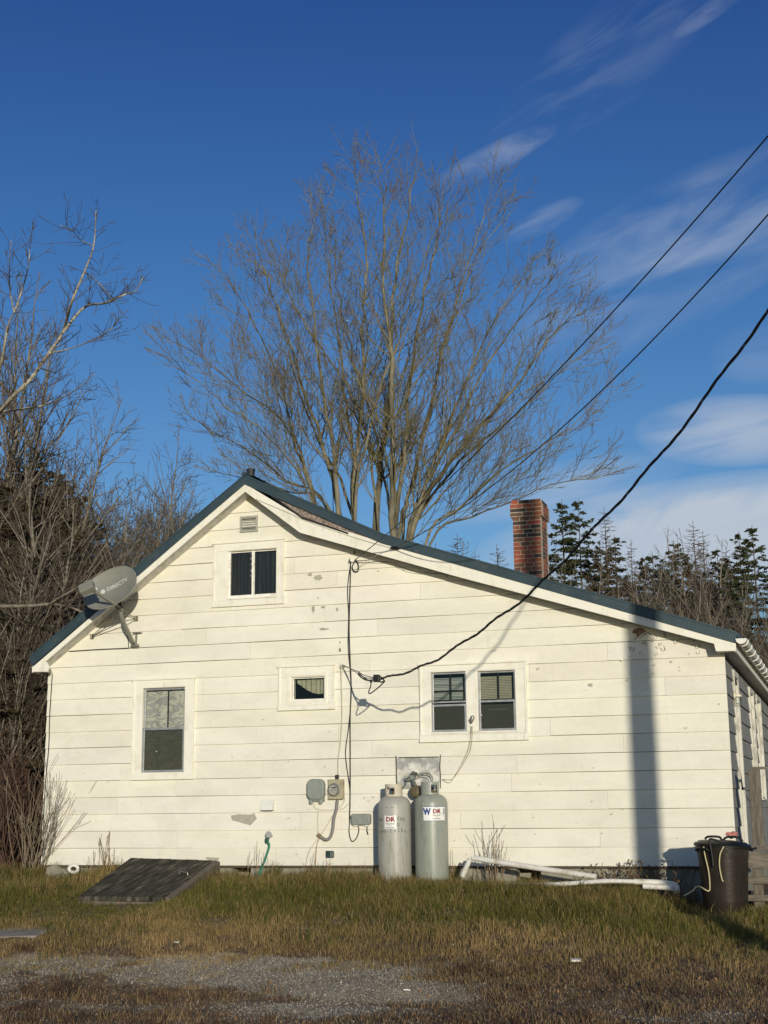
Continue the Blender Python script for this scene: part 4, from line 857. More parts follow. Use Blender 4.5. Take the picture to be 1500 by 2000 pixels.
for k in range(3):
    q=[]
    for i,p in enumerate(sp):
        t=i*.55+2*PI*k/3; wob=0.012*math.sin(i*.33)+0.01*math.sin(i*.13+1); d=(sp[min(i+1,260)]-sp[max(i-1,0)]).normalized(); a_=d.orthogonal().normalized(); b_=d.cross(a_); q.append(p+(a_*math.cos(t)+b_*math.sin(t))*.0075+Vector((0,0,wob)))
    mb.tube(q,.0065 if k else .005,6)
tag(mb.build('service_cable',WB,None,smooth=2),'thick twisted black service cable sagging down to the house wall','cable')
# splice blocks and pigtails of the service drop
u_=thing('cable_splice','black splice blocks and loops where the thick cable meets the house','cable splice',A3)
s1=W(736,1325,-1.22); s2=W(725,1330,-1.15)
mb=MB(); mb.box(s1,(.075,.06,.085)); mb.build('splice_block',BLACK,u_,bevel=.008)
mb=MB(); mb.box(s2,(.03,.03,.035)); mb.build('splice_block',BLACK,u_,bevel=.004)
ins=W(668,1301,-.06); lg=mat('bare grey wire',(0.25,0.24,0.22),0.5)
mb=MB(); mb.tube(bez([ins,W(680,1304,-.25),W(692,1311,-.5),W(702,1318,-.75),W(716,1324,-1.0),s1],6),.005,6); mb.tube(bez([ins,W(672,1300,-.15),W(690,1308,-.5),W(700,1312,-.75),W(712,1319,-1.0),s1],6),.0055,6); mb.build('neutral_wire',lg,u_,smooth=2)
mb=MB(); 
for dx in (0,4): mb.tube(bez([W(700,1314+dx,-.7),W(708,1321+dx,-.85),W(716,1327+dx*.4,-1.0),W(724,1329,-1.12),s1],5),.008,6)
mb.tube(bez([s1,W(744,1322,-1.24),W(750,1329,-1.25)],5),.008,6); mb.tube(bez([s1,W(743,1332,-1.24),W(752,1330,-1.25)],5),.008,6)
mb.tube(bez([W(752,1330,-1.25),W(740,1342,-1.2),W(724,1354,-1.15),W(720,1352,-1.14),W(724,1340,-1.15),s2],5),.007,6); mb.build('jumper_loop',BLACK,u_,smooth=2)
mb=MB(); mb.lathe([(.012,0),(.03,.01),(.02,.03),(.03,.05),(.012,.06)],ins+Vector((0,.05,0)),12,axis=(0,-1,0)); mb.build('insulator',CREAMC,u_)
# hooks near gable
u_=thing('wire_hook','cluster of small iron hooks and a black wire loop high on the wall','wire hook',W(690,1090,-.02))
mb=MB(); mb.tube(bez([A1,W(691,1100,-.06),W(688,1108,-.05),W(693,1116,-.05),W(700,1113,-.05),W(699,1100,-.05),A1],5),.007,6); mb.build('wire_loop',BLACK,u_,smooth=2)
for a_,b_ in ((685,1097),(694,1079),(698,1066)): 
    p=W(a_,b_,-.02); mb=MB(); mb.tube(bez([p,p+Vector((0,-.04,0)),p+Vector((0,-.05,-.02)),p+Vector((0,-.05,.03))],4),.006,6); mb.build('hook',BLACK,u_)
p=A2; mb=MB(); mb.lathe([(.006,-.06),(.02,-.03),(.02,.03),(.006,.06)],p,8,axis=(1,0,-.15)); tag(mb.build('wire_clamp',BLACK,None),'small black clamp holding the middle wire to the rake board','wire clamp')
cable('telephone_wire',[W(686,1098,-.04),W(720,1098,-.05),W(752,1097,-.08),W(768,1100,-.1),W(800,1113,-.1),W(840,1119,-.09),W(880,1122,-.06)],.0035,BLACK,'thin dark wire hanging just below the right rake shadow')
cable('telephone_wire',[A2,W(745,1080,-.28),W(720,1093,-.15),W(697,1110,-.05)],.003,CREAMC,'thin pale wire slanting from rake board clamp to the hooks')
cable('telephone_wire',[W(500,975,-.275),W(560,1000,-.275),W(600,1018,-.275),W(700,1052,-.275),W(771,1071,-.30)],.0028,CREAMC,'hair-thin pale wire along the upper right rake board')
# ------------------------------------------------------------------ lantern on side wall
q=W(1441,1367,1.2); q.x=XR+.16; q.y=1.0; q.z=W(1441,1367,1.0).z
lx=W(1440,1367,1.0).x
u_=thing('wall_lantern','jar shaped glass lantern with cream cap on the side wall','wall lamp',(lx,1.0,q.z-.1))
c=Vector((lx,1.0,q.z)); mb=MB(); mb.lathe([(.05,.035),(.055,.04),(.055,.06),(.045,.07),(.0,.072)],c,20); mb.tube([c+Vector((0,0,.055)),Vector((XR+.01,1.0,c.z+.055))],.022,10); mb.lathe([(.055,0),(.055,.02)],(XR+.02,1.0,c.z+.05),16,axis=(1,0,0)); mb.build('cap',mat('cream enamel',(0.7,0.66,0.5),0.4),u_,smooth=True)
mb=MB(); mb.lathe([(.0,-.085),(.04,-.08),(.047,-.06),(.047,.03),(.04,.038)],c,24); mb.build('glass_jar',GLASS,u_,smooth=True)
mb=MB(); mb.lathe([(.0,-.05),(.02,-.04),(.024,-.015),(.012,.02),(.012,.04)],c,12); mb.build('bulb',WHITEP,u_,smooth=True)
# ------------------------------------------------------------------ cellar bulkhead
A_=W(255,1675,-.03); B_=W(417,1680,-.03); C_=W(322,1752,-1.8); D_=W(154,1750,-1.8)
u_=thing('cellar_hatch','slanted dark wooden cellar hatch door with flaking white paint','cellar hatch',((A_.x+B_.x)/2,-.7,0))
BW=bpy.data.materials.new('weathered hatch boards'); BW.use_nodes=True; n=BW.node_tree.nodes; l=BW.node_tree.links; b=n['Principled BSDF']; b.inputs['Roughness'].default_value=0.9; b.inputs['Specular IOR Level'].default_value=0.12
t=n.new('ShaderNodeTexCoord'); mp=n.new('ShaderNodeMapping'); mp.inputs['Scale'].default_value=(6,1.1,2); l.new(t.outputs['Object'],mp.inputs[0]); q=n.new('ShaderNodeTexNoise'); q.inputs['Scale'].default_value=2.2; q.inputs['Detail'].default_value=9; q.inputs['Roughness'].default_value=0.7; l.new(mp.outputs[0],q.inputs['Vector'])
r=n.new('ShaderNodeValToRGB'); l.new(q.outputs[0],r.inputs[0]); e=r.color_ramp.elements; e[0].position=.35; e[0].color=(.018,.017,.012,1); e[1].position=.76; e[1].color=(.50,.47,.41,1); k=e.new(.52); k.color=(.07,.063,.048,1); k=e.new(.64); k.color=(.16,.145,.11,1); l.new(r.outputs[0],b.inputs['Base Color'])
th=Vector((0,0,-.05)); mb=MB(); nb_=6
for i in range(nb_):
    t0,t1_=i/nb_+.004,(i+1)/nb_-.004; dz=Vector((0,0,rng.uniform(-.004,.004)))
    q=[A_.lerp(B_,t0)+dz,A_.lerp(B_,t1_)+dz,D_.lerp(C_,t1_)+dz,D_.lerp(C_,t0)+dz]; mb.loft(q,[p+th for p in q])
hat=mb.build('hatch_door',BW,u_)
mb=MB(); q=[B_+Vector((.02,0,.0)),B_+Vector((.09,0,-.02)),C_+Vector((.09,-.02,-.02)),C_+Vector((.02,-.02,0))]; 
mb.loft([p+Vector((0,0,-.0)) for p in q],[p+Vector((0,0,-.6)) for p in q]); mb.loft([D_+Vector((0,-.02,-.055)),C_+Vector((.09,-.02,-.055)),C_+Vector((.09,-.0,-.055)),D_+Vector((0,0,-.055))],[D_+Vector((0,-.02,-.4)),C_+Vector((.09,-.02,-.4)),C_+Vector((.09,0,-.4)),D_+Vector((0,0,-.4))])
mb.loft([A_+Vector((-.0,0,-.055)),A_+Vector((.04,0,-.055)),D_+Vector((.04,0,-.055)),D_+Vector((0,0,-.055))],[A_+Vector((-.0,0,-.5)),A_+Vector((.04,0,-.5)),D_+Vector((.04,0,-.5)),D_+Vector((0,0,-.5))])
mb.build('hatch_curb',mat('grey brown timber',(0.17,0.145,0.115),0.85,(0.09,0.075,0.055),8,stretch=(2,8,2)),u_)
hp=C_.lerp(B_,.55)-Vector((.18,0,-.02)); mb=MB(); mb.tube([hp,hp+Vector((0,0,.03)),hp+Vector((.12,-.02,.02)),hp+Vector((.12,-.02,-.01))],.007,6); mb.build('handle',STEEL,hat)
# ------------------------------------------------------------------ bits at the left corner
sb=onground(103,1722); sb.y-=.12; mb=MB(); q=W(106,1699,sb.y)
mb.loft([Vector((q.x-.13,sb.y,-.12)),Vector((q.x+.14,sb.y,-.12)),Vector((q.x+.17,sb.y,q.z-.03)),Vector((q.x-.03,sb.y,q.z+.055)),Vector((q.x-.12,sb.y,q.z+.03))],[Vector((q.x-.11,sb.y+.06,-.12)),Vector((q.x+.16,sb.y+.06,-.12)),Vector((q.x+.19,sb.y+.06,q.z-.02)),Vector((q.x-.01,sb.y+.06,q.z+.065)),Vector((q.x-.10,sb.y+.06,q.z+.04))])
tag(mb.build('concrete_slab',CONC,None,bevel=.01),'broken grey concrete slab leaning upright at left house corner','concrete slab')
q_slab=q.copy(); q=W(145,1697,-.30); mb=MB(); mb.tube([q+Vector((.065*math.cos(2*PI*k/24),-.02,.045*math.sin(2*PI*k/24))) for k in range(25)],.022,8); tag(mb.build('plastic_ring',WHITEP,None,smooth=2),'white plastic pipe ring lying in grass beside the leaning slab','pipe ring')
p0=onground(-60,1822); p1=onground(112,1812); p2=onground(70,1834); p3=onground(-60,1838); mb=MB()
q=[Vector((p.x,p.y,p.z+.035)) for p in (p0,p1,p2,p3)]; mb.loft(q,[p+Vector((0,0,-.12)) for p in q]); tag(mb.build('path_slab',mat('paving grey',(0.30,0.28,0.25),0.9,(0.22,0.20,0.17),10,8,.35,.65,.4,60),None,bevel=.01),'flat grey paving slab in the grass at the left edge','paving slab')
# ------------------------------------------------------------------ drain pipes
def pipe(pts,r,label,name='drain_pipe',m=mat('dirty white pipe',(0.68,0.66,0.61),.5,(0.40,0.36,0.28),7,8,.5,.72,.1,30),n=4,sides=16): mb=MB(); mb.tube(bez(pts,n),r,sides); return tag(mb.build(name,m,None,smooth=True),label,'pipe',None)
pipe([W(925,1676,-.55),W(1040,1694,-.60),W(1165,1713,-.65)],.031,'long white drain pipe leaning against the wall base')
pipe([W(990,1729,-1.0),W(1090,1727,-1.0),W(1180,1721,-1.0),W(1240,1722,-.95)],.024,'white drain pipe lying flat in front of the leaning pipe')
pipe([W(903,1712,-.5),W(909,1698,-.5),W(918,1678,-.5)],.030,'short upright white downspout piece right of the gas tanks')
pipe([W(1238,1722,-.9),W(1290,1724,-.85),W(1318,1729,-.85),W(1323,1742,-.9)],.031,'white drain pipe with an elbow at its right end')
pipe([W(1255,1731,-1.0),W(1300,1733,-.95),W(1316,1737,-.95)],.03,'lower white pipe tucked beneath the elbow pipe')
# ------------------------------------------------------------------ trash can
TYc=-.85; tcx=W(1414,1700,TYc).x; zb=g(tcx,TYc)-.03; zt=W(1418,1652,TYc).z; H=zt-zb
u_=thing('trash_can','dark brown plastic trash can with lid and draped cords','trash can',(tcx,TYc,zb))
TB=mat('brown plastic',(0.024,0.018,0.015),0.38,(0.034,0.027,0.022),4,6,.4,.7,.1,25,spec=.22,chips=[((.07,.06,.05),7,.60,.72,(3,3,.6))])
mb=MB(); cc=(tcx,TYc,zb); mb.lathe([(.20,0),(.218,.02),(.235,.2),(.262,H-.13),(.266,H-.128),(.268,H-.10),(.275,H-.03),(.288,H-.025),(.288,H)],cc,48)
for k in range(5):
    t=2*PI*k/5-.35; mb.box((tcx+.240*math.sin(t),TYc-.240*math.cos(t),zb+H*.50),(.03,.012,.26),Matrix.Rotation(t,3,'Z'))
mb.build('can_body',TB,u_,smooth=True)
mb=MB(); rl=Matrix.Rotation(R(-4),3,'Y')
prof=[(.302,-.025),(.305,.0),(.295,.012),(.27,.018),(.25,.035),(.12,.05),(0,.052)]; sg=40; vs=[];
for r_,z_ in prof:
    for k in range(sg): t=2*PI*k/sg; vs.append(Vector((tcx,TYc,zt+.012))+Matrix.Rotation(R(3.5),3,'Y')@Vector((r_*math.cos(t),r_*math.sin(t),z_)))
mb.add(vs,[(i*sg+k,i*sg+(k+1)%sg,(i+1)*sg+(k+1)%sg,(i+1)*sg+k) for i in range(len(prof)-1) for k in range(sg)])
TL=mat('dark lid plastic',(0.009,0.011,0.010),0.4); lid=mb.build('lid',TL,u_,smooth=True)
mb=MB(); a_=W(1432,1640,TYc-.05); mb.tube(bez([a_+Vector((-.11,0,-.01)),a_+Vector((-.07,0,.025)),a_+Vector((.0,0,.03)),a_+Vector((.07,0,.015)),a_+Vector((.1,0,-.02))],5),.012,8); mb.build('handle',TL,lid,smooth=2)
for s_ in (-1,1):
    ang=viewang(Vector((tcx,TYc,0)))+R(-42 if s_<0 else 95); q=Vector((tcx+.285*math.sin(ang),TYc-.285*math.cos(ang),zt-.05)); d=Vector((math.sin(ang),-math.cos(ang),0)); sd=Vector((d.y,-d.x,0))
    mb=MB(); mb.tube(bez([q-sd*.08,q-sd*.08+d*.05+Vector((0,0,.02)),q+d*.06+Vector((0,0,.03)),q+sd*.08+d*.05+Vector((0,0,.02)),q+sd*.08],4),.011,8); mb.build('handle',TL,u_,smooth=2)
# cords
a0=viewang(Vector((tcx,TYc,0)))
def canp(ang,z,off=.012):
    r_=.20+.09*(z-zb)/H+off; t=a0+R(ang); return Vector((tcx+r_*math.sin(t),TYc-r_*math.cos(t),z))
mb=MB(); mb.tube(bez([canp(-38,zt+.0,.03),canp(-40,zt-.1),canp(-36,zt-.25),canp(-37,zt-.38),canp(-42,zt-.46,.02),W(1364,1731,TYc-.30),W(1350,1742,TYc-.40),W(1335,1750,TYc-.44)],6),.0075,6); tag(mb.build('hanging_cord',mat('cream cord',(0.55,0.48,0.28),0.6),None,smooth=2),'long cream cord trailing from the can lid to the grass','cord')
mb=MB(); mb.tube(bez([canp(2,zt+.0,.02),canp(-6,zt-.08),canp(-9,zt-.2),canp(-6,zt-.33),canp(-3,zt-.36)],6),.0075,6); tag(mb.build('hanging_cord',mat('cream cord',(0,0,0)),None,smooth=2),'short cream cord hanging down the middle of the can','cord')
mb=MB(); mb.tube(bez([W(1377,1638,TYc-.25),W(1384,1634,TYc-.27),W(1405,1635,TYc-.27),W(1409,1644,TYc-.28),W(1395,1640,TYc-.29),W(1386,1640,TYc-.29),W(1388,1655,TYc-.29),W(1392,1680,TYc-.28),W(1393,1693,TYc-.28)],6),.012,8); tag(mb.build('rubber_strap',BLACK,None,smooth=2),'looped black rubber strap hooked over the can rim','strap')
mb=MB(); rf=random.Random(5); rc_=W(1428,1630,TYc+.05)
for k in range(9):
    a_=rf.uniform(0,6.28); p=rc_+Vector((rf.uniform(-.05,.05),rf.uniform(-.03,.03),rf.uniform(-.012,.012))); mb.tube(bez([rc_+Vector((0,0,-.04)),rc_.lerp(p,.5)+Vector((0,0,.01)),p+Vector((rf.uniform(-.03,.03),0,rf.uniform(-.01,.015)))],3),[.018]*2+[.014]*4+[.008],7)
tag(mb.build('ribbon_knot',mat('faded pink rag',(0.42,0.10,0.09),0.8,(0.6,0.3,0.26),30),None,smooth=2),'faded pink rag knotted on the trash can lid handle','rag')
mb=MB(); mb.tube(bez([onground(1384,1778)+Vector((0,0,.06)),onground(1405,1773)+Vector((0,0,.09)),onground(1425,1770)+Vector((0,0,.08)),onground(1438,1777)+Vector((0,0,.04))],5),.005,6); tag(mb.build('yellow_twine',mat('yellow twine',(0.5,0.42,0.08),0.7),None),'yellow twine lying in the grass before the trash can','twine')
# ------------------------------------------------------------------ ramp railing at right
WD=mat('grey deck timber',(0.22,0.19,0.155),0.85,(0.12,0.10,0.08),5,9,.38,.62,.5,30,stretch=(1,3,6))
WDV=mat('grey post timber',(0.20,0.17,0.135),0.85,(0.10,0.085,0.065),5,9,.38,.62,.5,30,stretch=(6,3,1))
u_=thing('wooden_railing','weathered grey timber steps and rail beside the trash can','railing',W(1480,1790,-.3))
def plank(px0,px1,py0,py1,Y,th=.04,name='board'):
    a_=W(px0,py1,Y); b_=W(px1,py0,Y); mb=MB(); mb.bb(a_.x,b_.x+.8,Y,Y+th,a_.z,b_.z); mb.build(name,WD,u_,bevel=.004)
for q in ((1452,1500,1652,1661,-.45),(1452,1500,1664,1695,-.45),(1452,1500,1712,1726,-.40),(1450,1500,1748,1760,-.40)): plank(*q)
plank(1450,1500,1783,1795,-.40); plank(1468,1500,1497,1503,.12,name='top_rail'); plank(1462,1500,1655,1659,-.2,.5,name='tread')
for px,w_,y0,y1,Y in ((1482,13,1697,1800,-.33),(1456,6,1728,1750,-.33),(1477,13,1503,1655,.15)):
    a_=W(px-w_/2,y1,Y); b_=W(px+w_/2,y0,Y); mb=MB(); mb.bb(a_.x,b_.x,Y,Y+.09,a_.z,b_.z); mb.build('post',WDV,u_,bevel=.005)
mb=MB(); mb.bb(W(1462,1700,.6).x,XR+1.8,.1,.14,-.6,-.12); mb.build('riser',DARK,u_)
# ------------------------------------------------------------------ grass and weeds
def rnd(a,b): return rg_.uniform(a,b)
rg_=random.Random(21)
def blade(V,Fc,C_l,x,y,z,h,w,col,lean,az,segs=2):
    i=len(V); ca,sa=math.cos(az),math.sin(az); px_,py_=-sa*w/2,ca*w/2
    px_=w/2*math.cos(az*7.3); py_=w/2*math.sin(az*7.3)
    l1=lean*.35*h; l2=lean*h
    V.extend(((x-px_,y-py_,z-.02),(x+px_,y+py_,z-.02),(x-px_*.8+ca*l1,y-py_*.8+sa*l1,z+h*.6),(x+px_*.8+ca*l1,y+py_*.8+sa*l1,z+h*.6),(x+ca*l2,y+sa*l2,z+h*(1-.25*lean))))
    Fc.extend(((i,i+1,i+3,i+2),(i+2,i+3,i+4))); C_l.extend([col[0],col[1],col[2],1]*5)
def mkblades(name,V,Fc,Cc,label,cat,tr=.35):
    me=bpy.data.meshes.new(name); me.from_pydata(V,[],Fc); at=me.color_attributes.new('tint','FLOAT_COLOR','POINT'); at.data.foreach_set('color',Cc)
    me.materials.append(mat('blades',(1,1,1),.8,attr='tint',trans=tr,spec=.15)); o=bpy.data.objects.new(name,me); COL.objects.link(o); return tag(o,label,cat,kind='stuff')
V=[];Fc=[];Cc=[]
def gcol(x,y,dry):
    n=noise.noise(Vector((x*1.1,y*1.1,3)))+.5*noise.noise(Vector((x*4,y*4,8)))
    q=rg_.random()
    if q<dry*.8+.25*n: base=(.40,.28,.13)
    elif q<dry*.5+.5: base=(.26,.21,.065)
    else: base=(.115,.13,.026)
    k=rnd(.6,1.25)*(1+.25*n); return (base[0]*k,base[1]*k,base[2]*k)
hx0,hx1=min(A_.x,D_.x),max(B_.x,C_.x)
hb=[(D_.x-.0,C_.x+.05,-1.3,0)]
Ah=W(255,1675,-.03); Bh=W(417,1680,-.03); Ch=W(322,1752,-1.8); Dh=W(154,1750,-1.8)
def blocked(x,y):
    if y>-1.81 and Ah.x-.6<x<Ch.x+.3:
        t=(y+.03)/(-1.77); xa=Ah.x+(Dh.x-Ah.x)*t; xb=Bh.x+(Ch.x-Bh.x)*t
        if xa-.02<x<xb+.08: return True
    if (x-tcx)**2+(y-TYc)**2<.045: return True
    if abs(x-q_slab.x-.02)<.2 and sb.y-.45<y<sb.y+.1: return rg_.random()<.8
    if x<p1.x+.02 and p3.y-.0<y<p0.y+.02: return True
    return False
for i in range(9500):
    x=rnd(-11.6,.3); y=-4.9*rg_.random()**.9
    if blocked(x,y): continue
    pr=y/-4.3; n=noise.noise(Vector((x*1.6,y*1.6,4)))
    hgt=(.125-.075*pr)*(1+.9*n)*(1.7 if rg_.random()<.05 else 1)
    if -2.9<y<-1.7 and Dh.x-.2<x<Ch.x+.3: hgt*=.35
    if -1.8<y<0 and Ch.x<x<Ch.x+.45: hgt*=.6
    if x>-2.6 and y>-2.6: hgt*=1.15
    if -.5<y: hgt*=1.15
    if y<-3.1 and rg_.random()<(-3.1-y)/1.6+n*.8: continue
    dry=.22+.55*sstep(-2.2,-3.6,y)if y>-3.6 else .8
    dry=.52-.42*sstep(-.5,-1.5,y)+.8*sstep(-2.4,-3.4,y)+.5*noise.noise(Vector((x*.7,y*.9,11)))
    if x<-8.5 and -3.2<y<-1.4: dry-=.2
    if x>-4.55 and y>-.95: hgt*=.42
    for k in range(rg_.randint(19,27)):
        bx,by=x+rnd(-.09,.09),y+rnd(-.09,.09)
        if by>-.03 and bx<XR and bx>XL: by=-.03
        blade(V,Fc,Cc,bx,by,g(bx,by),max(.03,hgt*rnd(.5,1.35)),rnd(.0028,.005),gcol(bx,by,dry),rnd(.1,.75),rnd(0,6.28))
for i in range(260):
    x=rnd(-11,.0); y=rnd(-3.6,-.15)
    if blocked(x,y) or (-3<y<-1.6 and Dh.x-.2<x<Ch.x+.3): continue
    hh=rnd(.14,.27)*(1+y*.1); gr_=rnd(0,1)
    for k in range(38):
        bx,by=x+rg_.gauss(0,.035),y+rg_.gauss(0,.035); q=rnd(.6,1.3); base=(.34,.25,.12) if rg_.random()<.35+.3*gr_ else (.11,.125,.028)
        blade(V,Fc,Cc,bx,by,g(bx,by),hh*rnd(.4,1.1),rnd(.004,.007),tuple(c_*q for c_ in base),rnd(.3,1.1),rnd(0,6.28))
mkblades('grass',V,Fc,Cc,'olive and straw grass covering the bank below the house','grass')
V=[];Fc=[];Cc=[]
for i in range(9000):
    x=rnd(-9.2,.4); y=-3.7-5.3*rg_.random()
    gr=gravel(x,y)
    if rg_.random()<gr*1.1-.03: continue
    n=noise.noise(Vector((x*2.2,y*2.2,7)))
    for k in range(rg_.randint(6,13)):
        bx,by=x+rnd(-.06,.06),y+rnd(-.06,.06); q=rg_.random(); kk=rnd(.6,1.3)
        base=(.36,.25,.145) if q<.42 else ((.18,.105,.065) if q<.85 else (.19,.15,.055)); 
        blade(V,Fc,Cc,bx,by,g(bx,by),max(.012,(.036+.045*n)*rnd(.4,1.5)),rnd(.0035,.006),tuple(c_*kk for c_ in base),rnd(.3,1.3),rnd(0,6.28))
for i in range(220):
    x=rnd(-9,.2); y=rnd(-8.2,-4.0); hh=rnd(.05,.12); dk_=rg_.random()<.5
    if rg_.random()<gravel(x,y)*.97: continue
    for k in range(46):
        bx,by=x+rg_.gauss(0,.06),y+rg_.gauss(0,.045); q=rnd(.6,1.3); base=(.12,.072,.048) if dk_ else (.30,.21,.11)
        blade(V,Fc,Cc,bx,by,g(bx,by),hh*rnd(.3,1.2),rnd(.004,.007),tuple(c_*q for c_ in base),rnd(.4,1.4),rnd(0,6.28))
mkblades('dry_weeds',V,Fc,Cc,'short brown dry weeds scattered over the gravel foreground','dry weeds')
# pebbles
mb=MB(); rp=random.Random(2)
for i in range(62000):
    x=rp.uniform(-9,.2); y=rp.uniform(-9,-3.8); gr=gravel(x,y)
    if rp.random()>gr*1.1+.12: continue
    s_=rp.uniform(.0035,.0085)*(1.9 if rp.random()<.02 else 1); z=g(x,y); k=rp.uniform(.20,.44) if rp.random()<.995 else .65; cc_=(k,k*.87,k*.68)
    vs=[(x+s_*rp.uniform(.7,1.2)*math.cos(a_),y+s_*rp.uniform(.7,1.2)*math.sin(a_),z-.001) for a_ in (0,1.57,3.14,4.71)]+[(x+rp.uniform(-.3,.3)*s_,y+rp.uniform(-.3,.3)*s_,z+s_*rp.uniform(.8,1.4))]
    mb.add(vs,[(0,1,4),(1,2,4),(2,3,4),(3,0,4)],0,cc_)
tag(mb.build('pebbles',mat('pebbles',(1,1,1),.9,attr='tint')),'loose grey and tan pebbles on the gravel','pebbles',kind='stuff')
mb=MB(); rp=random.Random(12)
for i in range(1500):
    x=rp.uniform(-10.5,.2); y=rp.uniform(-8.5,-.4); s_=rp.uniform(.012,.028); z=g(x,y)+rp.uniform(.008,.05 if y>-3.6 else .02); e1=Vector((rp.gauss(0,1),rp.gauss(0,1),rp.gauss(0,.5))).normalized()*s_; e2=e1.cross(Vector((rp.gauss(0,.5),rp.gauss(0,.5),1))).normalized()*s_*.55; c_=Vector((x,y,z)); q=rp.uniform(.6,1.4)
    mb.add([c_-e1,c_+e2+Vector((0,0,.004)),c_+e1,c_-e2],[(0,1,2),(0,2,3)],0,(.22*q,.13*q,.07*q))
tag(mb.build('fallen_leaves',mat('pebbles',(1,1,1))),'small brown dead leaves scattered over grass and gravel','leaves',kind='stuff')
# fallen white scraps
for (px,py,s_,lb_) in ((345,1845,.03,'pale paper scrap on gravel edge at left'),(1125,1881,.045,'pale scrap in the dry grass at right'),(885,1850,.022,'small white chip at the grass edge below the tanks'),(795,1940,.03,'white pebble on lower gravel patch')):
    p=onground(px,py); mb=MB(); mb.box(p+Vector((0,0,.025)),(s_*2,s_,s_*.3),Matrix.Rotation(px,3,'Z')@Matrix.Rotation(.3,3,'X')); tag(mb.build('paper_scrap',WHITEP,None,bevel=.003),lb_,'scrap')
# ------------------------------------------------------------------ bare plants
TWIG=mat('twig brown',(0.17,0.125,0.085),.85,(0.27,0.22,0.16),9); REDT=mat('red brown twig',(0.060,0.030,0.020),.85,(0.11,0.065,0.042),9)
def perp(d,rn):
    v=Vector((rn.gauss(0,1),rn.gauss(0,1),rn.gauss(0,1))); v=v-d*v.dot(d); return v.normalized() if v.length>1e-6 else d.orthogonal().normalized()
def grow(mb,p,d,Ln,r,lev,rn,prm):
    mx_=prm['lev']; seg=prm['seg'][min(lev,len(prm['seg'])-1)]; n=max(3,min(14,int(Ln/seg))); st=Ln/n; pts=[p.copy()]; rad=[r]; dirs=[d.copy()]
    wa=prm['wander']; upw=prm['up']; rt_=prm.get('tip',.3)
    for i in range(n):
        d=(d+Vector((rn.gauss(0,wa),rn.gauss(0,wa),rn.gauss(0,wa)*.7+upw*st*3))).normalized(); p=p+d*st; pts.append(p.copy()); rad.append(max(prm['rmin'],r*(1-(1-rt_)*(i+1)/n))); dirs.append(d.copy())
    mb.tube(pts,rad,(7,5,4,3,3,3)[min(lev,5)],0 if lev<prm.get('msplit',1) else 1,cap=False)
    if lev<mx_:
        nc=int(prm['nch'][lev]*Ln*rn.uniform(.8,1.2)+.5); nc=max(nc,prm.get('minch',2))
        for k in range(nc):
            t=rn.uniform(prm['t0'][lev],1.0); i=min(n-1,int(t*n)); fr=t*n-i; pp=pts[i].lerp(pts[i+1],fr); dd=dirs[i]
            an=R(rn.uniform(*prm['ang'])); cd_=(dd*math.cos(an)+perp(dd,rn)*math.sin(an)).normalized()
            if cd_.z<prm.get('minz',-.1): cd_.z=abs(cd_.z)*.4
            L2=Ln*rn.uniform(*prm['lr'])*(1.15-.65*t)
            if L2<.12: continue
            grow(mb,pp,cd_.normalized(),L2,max(prm['rmin'],rad[i]*rn.uniform(.45,.65)),lev+1,rn,prm)
BARK=mat('maple bark',(0.235,0.215,0.15),.9,(0.085,0.075,0.05),2.2,9,.40,.62,.5,18,stretch=(1,1,.6)); BTW=mat('maple twigs',(0.23,0.21,0.10),.85,(0.17,0.125,0.07),2)
# main tree: multi stemmed, behind the house
def Wt(a_,b_,Y): return W(a_,b_,Y)
TB_Y=12.0; base=W(742,1450,TB_Y); base.z=-.1
tr=thing('bare_maple','big many-stemmed bare tree rising directly behind the house','tree',base)
stems=[[(612,985),(578,880),(550,820),(470,760),(395,700),(318,655)],[(615,985),(578,860),(545,740),(500,640),(455,560),(420,515)],[(660,1000),(640,900),(600,780),(560,650),(520,540),(495,450)],
[(662,1000),(650,880),(630,760),(612,620),(600,500),(622,400)],[(692,1010),(690,900),(672,760),(655,620),(640,500),(625,360)],[(692,1010),(697,880),(710,740),(708,620),(716,500),(700,400),(688,300)],
[(735,1035),(745,900),(760,780),(765,640),(775,520),(800,400),(818,275)],[(765,1050),(765,900),(765,700),(750,560),(748,420),(738,300)],[(770,1050),(790,900),(800,760),(822,600),(855,460),(868,340)],
[(780,1050),(800,960),(830,850),(868,680),(900,560),(940,430),(975,340)],[(795,1060),(830,950),(880,820),(930,700),(990,590),(1050,490)],[(800,1060),(860,930),(940,830),(1020,740),(1080,650),(1135,610)],
[(830,1065),(900,990),(980,920),(1060,870),(1130,820),(1200,740)],[(840,1065),(920,1010),(1000,980),(1080,945),(1165,935)],[(640,1000),(560,940),(490,885),(430,850),(350,800)],[(650,1005),(560,960),(480,935),(410,920)],
[(690,1010),(620,860),(570,720),(540,600),(510,520)],[(765,1050),(735,860),(690,700),(660,560),(655,430)],[(785,1050),(840,800),(880,640),(930,500),(1010,400)],[(795,1055),(870,880),(960,700),(1040,590),(1085,540)],
[(740,1040),(700,800),(600,640),(560,560),(545,470)],[(690,1010),(730,800),(780,660),(830,500),(900,360)],[(800,1060),(900,900),(1010,810),(1100,720),(1160,680)],[(612,990),(520,850),(440,790),(380,740),(345,720)]]
rn=random.Random(77); mb=MB(); mb2=MB()
prm=dict(lev=4,seg=(.5,.32,.22,.2),wander=.085,up=.13,rmin=.0042,nch=(0,4.6,4.2,3.2),t0=(0,.12,.15,.15),ang=(22,48),lr=(.32,.58),minch=2,minz=.05,msplit=2)
fork=W(735,1190,TB_Y)
